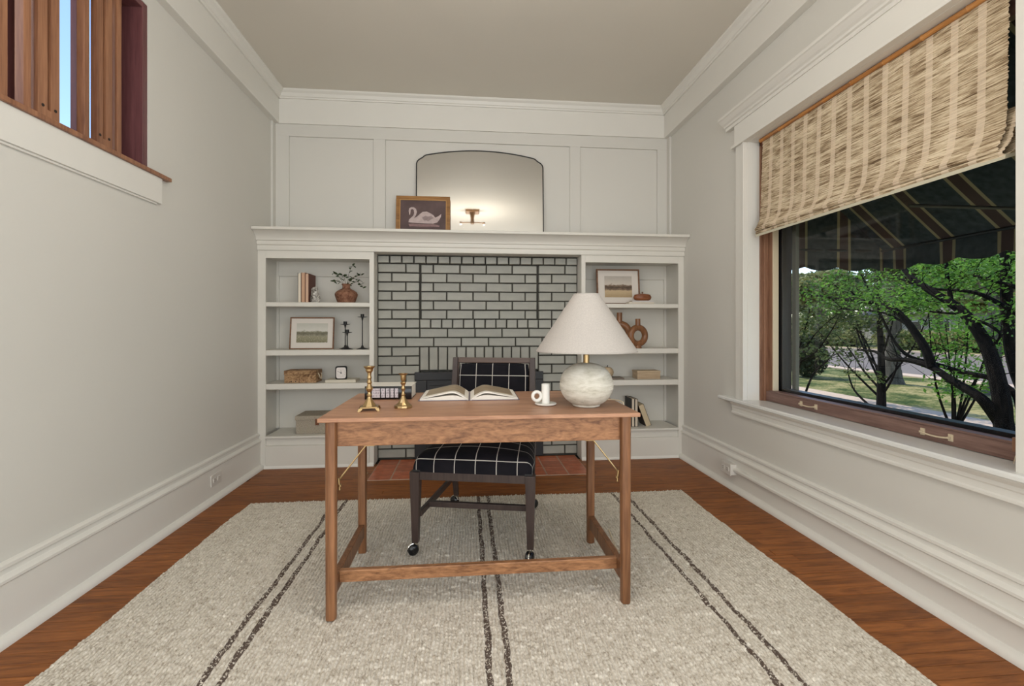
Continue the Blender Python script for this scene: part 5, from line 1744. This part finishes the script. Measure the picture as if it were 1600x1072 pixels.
# slim bare-stemmed tree
H0 = (8.2, 8.56, GZ)
th = thing('slim_tree', 'slim dark upright tree with fanning bare twigs near the path', 'tree', H0)
hm_ = MB()
tp = []
hb = limb(hm_, rel([(8.2, 8.562, -0.52), (8.2, 8.562, -0.028), (8.2, 8.562, 0.52), (8.2, 8.606, 1.196), (8.2, 8.635, 1.633), (8.2, 8.6, 2.4)], H0), 0.085, 0.02, 8)
ob('trunk', hm_, M['bark'], th, 0, True)
for pts in ([(8.2, 8.562, -0.282), (8.2, 8.309, 0.127), (8.2, 8.214, 0.505), (8.2, 8.35, 0.87)], [(8.2, 8.562, -0.155), (8.2, 8.97, 0.189), (8.2, 9.295, 0.571), (8.2, 9.733, 0.978)],
            [(8.2, 8.562, -0.028), (8.2, 8.845, 0.463), (8.2, 9.049, 0.986), (8.2, 9.295, 1.533)], [(8.2, 8.577, 0.226), (8.2, 8.97, 0.655), (8.2, 9.211, 1.189), (8.2, 9.431, 1.678)],
            [(8.2, 8.562, 0.482), (8.2, 8.378, 0.994), (8.2, 8.241, 1.488)], [(8.2, 8.815, -0.516), (8.2, 9.211, -0.242), (8.2, 9.38, 0.151), (8.2, 9.295, 0.365)],
            [(8.2, 8.562, 0.0), (8.3, 9.1, 0.9), (8.3, 9.9, 1.5)], [(8.2, 8.562, -0.1), (8.5, 8.2, 0.7), (8.6, 7.9, 1.5)], [(8.2, 8.6, -.3), (8.1, 9.3, 0.3), (8.1, 10.2, 1.1)]):
    b_ = MB(); pth = limb(b_, rel(pts, H0), 0.024, 0.007, 6); ob('branch', b_, M['bark'], th, 0, True)
    tw = MB(); twigs(tw, pth, rt, 12, 0.6, 0.006, 0.8, tp); tag(ob('twigs', tw, M['bark'], th), kind='stuff')
leaf_cloud('foliage', [(p.x, p.y, p.z, 0.2, 0.2, 0.12) for p in tp if p.z > 1.6 or rt.random() < 0.15], 2600, 0.042, M['leaf_mid'], th, 11)

# sparse shrub at the window's far edge
I0 = (5.5, 7.42, GZ)
ti = thing('sparse_shrub', 'sparse dark-twigged shrub with yellow-green leaves at the far window edge', 'shrub', I0)
tp = []
for pts in ([(5.5, 7.45, GZ), (5.5, 7.428, 0.14), (5.5, 7.32, 0.421), (5.5, 7.157, 0.749), (5.5, 6.849, 1.065), (5.5, 6.468, 1.305)], [(5.5, 7.42, GZ), (5.5, 7.366, 0.363), (5.5, 7.275, 0.797), (5.5, 7.099, 1.22), (5.5, 7.014, 1.629)],
            [(5.6, 7.5, GZ), (5.6, 7.453, 0.408), (5.6, 7.043, 0.702), (5.6, 6.71, 1.065), (5.6, 6.524, 1.355)], [(5.6, 7.5, GZ), (5.7, 7.25, 0.3), (5.75, 7.0, 0.55), (5.8, 6.9, 0.7)]):
    b_ = MB(); pth = limb(b_, rel(pts, I0), 0.022, 0.006, 6); ob('stem', b_, M['bark'], ti, 0, True)
    tw = MB(); twigs(tw, pth, rt, 12, 0.45, 0.005, 0.6, tp); tag(ob('twigs', tw, M['bark'], ti), kind='stuff')
leaf_cloud('foliage', [(p.x, p.y, p.z, 0.13, 0.13, 0.10) for p in tp if p.z > 1.5 or rt.random() < 0.3], 1500, 0.030, M['leaf_mid'], ti, 13)

# round evergreen
te = thing('round_evergreen', 'small rounded dark evergreen bush beyond the path', 'shrub', (10.9, 14.1, GZ))
ob('trunk', MB().lathe([(0, 0), (0.06, 0), (0.05, 0.5), (0, 0.5)], 8), M['bark'], te)
leaf_cloud('foliage', [(0, 0, 0.62, 0.62, 0.62, 0.62), (0, 0, 0.9, 0.5, 0.5, 0.5)], 7000, 0.05, M['leaf_dark'], te, 17)


def big_tree(name, label, loc, tr, h, crown, mat, n, size, seed, bark='bark_grey', group=None):
    t = thing(name, label, 'tree', loc, group=group)
    g = random.Random(seed)
    m_ = MB(); limb(m_, [(0, 0, -0.02), (g.uniform(-.1, .1), g.uniform(-.1, .1), h * 0.3), (g.uniform(-.2, .2), g.uniform(-.2, .2), h * 0.62)], tr, tr * 0.5, 9)
    m_.lathe([(tr * 1.5, -0.05), (tr * 1.1, 0.15), (tr * 0.95, 0.4)], 9)
    ob('trunk', m_, M[bark], t, 0, True)
    for k in range(5):
        q_ = g.uniform(0, 2 * PI)
        b_ = MB(); limb(b_, [(0, 0, h * 0.35), (math.cos(q_) * crown * .4, math.sin(q_) * crown * .4, h * 0.55), (math.cos(q_) * crown * .8, math.sin(q_) * crown * .8, h * 0.75)], tr * 0.4, tr * 0.1, 6)
        ob('branch', b_, M[bark], t, 0, True)
    bl = []
    for k in range(14):
        q_ = g.uniform(0, 2 * PI); r_ = crown * math.sqrt(g.random()) * 0.75
        bl.append((r_ * math.cos(q_), r_ * math.sin(q_), h * g.uniform(0.48, 0.92), crown * 0.42, crown * 0.42, h * 0.11))
    leaf_cloud('foliage', bl, n, size, mat, t, seed)
    return t


big_tree('street_tree', 'large grey-barked tree in the grass strip behind the slim tree', (12.05, 12.2, GZ), 0.20, 7.0, 2.8, M['leaf_mid'], 9000, 0.10, 31)
big_tree('street_tree', 'thinner grey-barked tree beyond the path behind the crooked tree', (12.4, 9.9, GZ), 0.13, 6.0, 2.4, M['leaf_bright'], 9000, 0.09, 32)
k = 0
for x_, y_, h_, c_ in ((33, 28, 6.5, 3.8), (34, 34, 7.5, 4.2), (33, 41, 7, 3.8), (35, 48, 8, 4.5), (34, 22, 7, 4.0), (42, 30, 9, 5.0), (43, 39, 9, 5), (44, 50, 9, 5), (36, 56, 8, 4.5), (34, 15, 7, 4), (38, 66, 8, 5)):
    k += 1
    big_tree('far_tree', 'leafy green tree in the row beyond the street', (x_, y_, GZ), 0.22, h_, c_ * 0.82, M['leaf_far'] if k % 2 else M['leaf_mid'], 5200, 0.24, 40 + k, group='trees beyond the street')
    # low branches
for k, (x_, y_, L_) in enumerate(((31.5, 30, 5), (31.5, 38, 5), (31.5, 46, 5), (31.5, 24, 5))):
    t = thing('hedge', 'low loose green hedge on the far side of the street', 'hedge', (x_, y_, GZ), group='hedges beyond the street')
    leaf_cloud('foliage', [(0, L_ * (i / 4 - .5), 0.7, 0.8, L_ / 5, 0.8) for i in range(5)], 3000, 0.14, M['leaf_far'], t, 60 + k)
    ob('stems', MB().box(-0.2, -L_ / 2, -0.02, 0.2, L_ / 2, 0.5), M['bark'], t)

for k, (x_, y_) in enumerate(((50, 63), (52, 75), (55, 87), (59, 99), (53, 21), (55, 42), (37, 4), (38, -7), (49, 10), (50, -3))):
    big_tree('far_tree', 'tall leafy tree closing the view behind the row across the street', (x_, y_, GZ), 0.25, 8.5, 4.6, M['leaf_far'], 5200, 0.34, 80 + k, group='tallest trees behind the street row')
for k, y_ in enumerate((46, 60, 74, 88, 102, 32, 18, 4, 116)):
    t = thing('hedge', 'tall dense hedge far behind the street trees', 'hedge', (70, y_, GZ), group='tall hedges far behind the street')
    leaf_cloud('foliage', [(0, 11 * (i / 5 - .5), 2.2, 1.2, 2.0, 2.4) for i in range(6)], 4200, 0.26, M['leaf_far'], t, 90 + k)
    ob('stems', MB().box(-0.4, -6, -0.02, 0.4, 6, 1.6), M['bark'], t)

# far house
hs = thing('far_house', 'pale house with a grey roof half hidden by trees across the street', 'house', (60, 55, GZ))
ob('wall', box(-4, -7, 0, 4, 7, 3.4), plain('pale_siding', (168, 163, 153), 0.8), hs)
ob('roof', MB().poly([(-4.6, 3.3), (4.6, 3.3), (0, 5.8)], 1, -7.6, 7.6), plain('grey_shingles', (118, 112, 106), 0.9), hs)
for yy_ in (-5, -1.6, 4.5):
    f_ = ob('window', box(-4.06, yy_ - 0.7, 1.0, -3.99, yy_ + 0.7, 2.4), M['trim'], hs)
    ob('pane', box(-4.08, yy_ - 0.6, 1.1, -4.05, yy_ + 0.6, 2.3), M['black_plastic'], f_)
ob('door', box(-4.06, 1.3, 0.1, -3.99, 2.3, 2.3), M['bark'], hs)
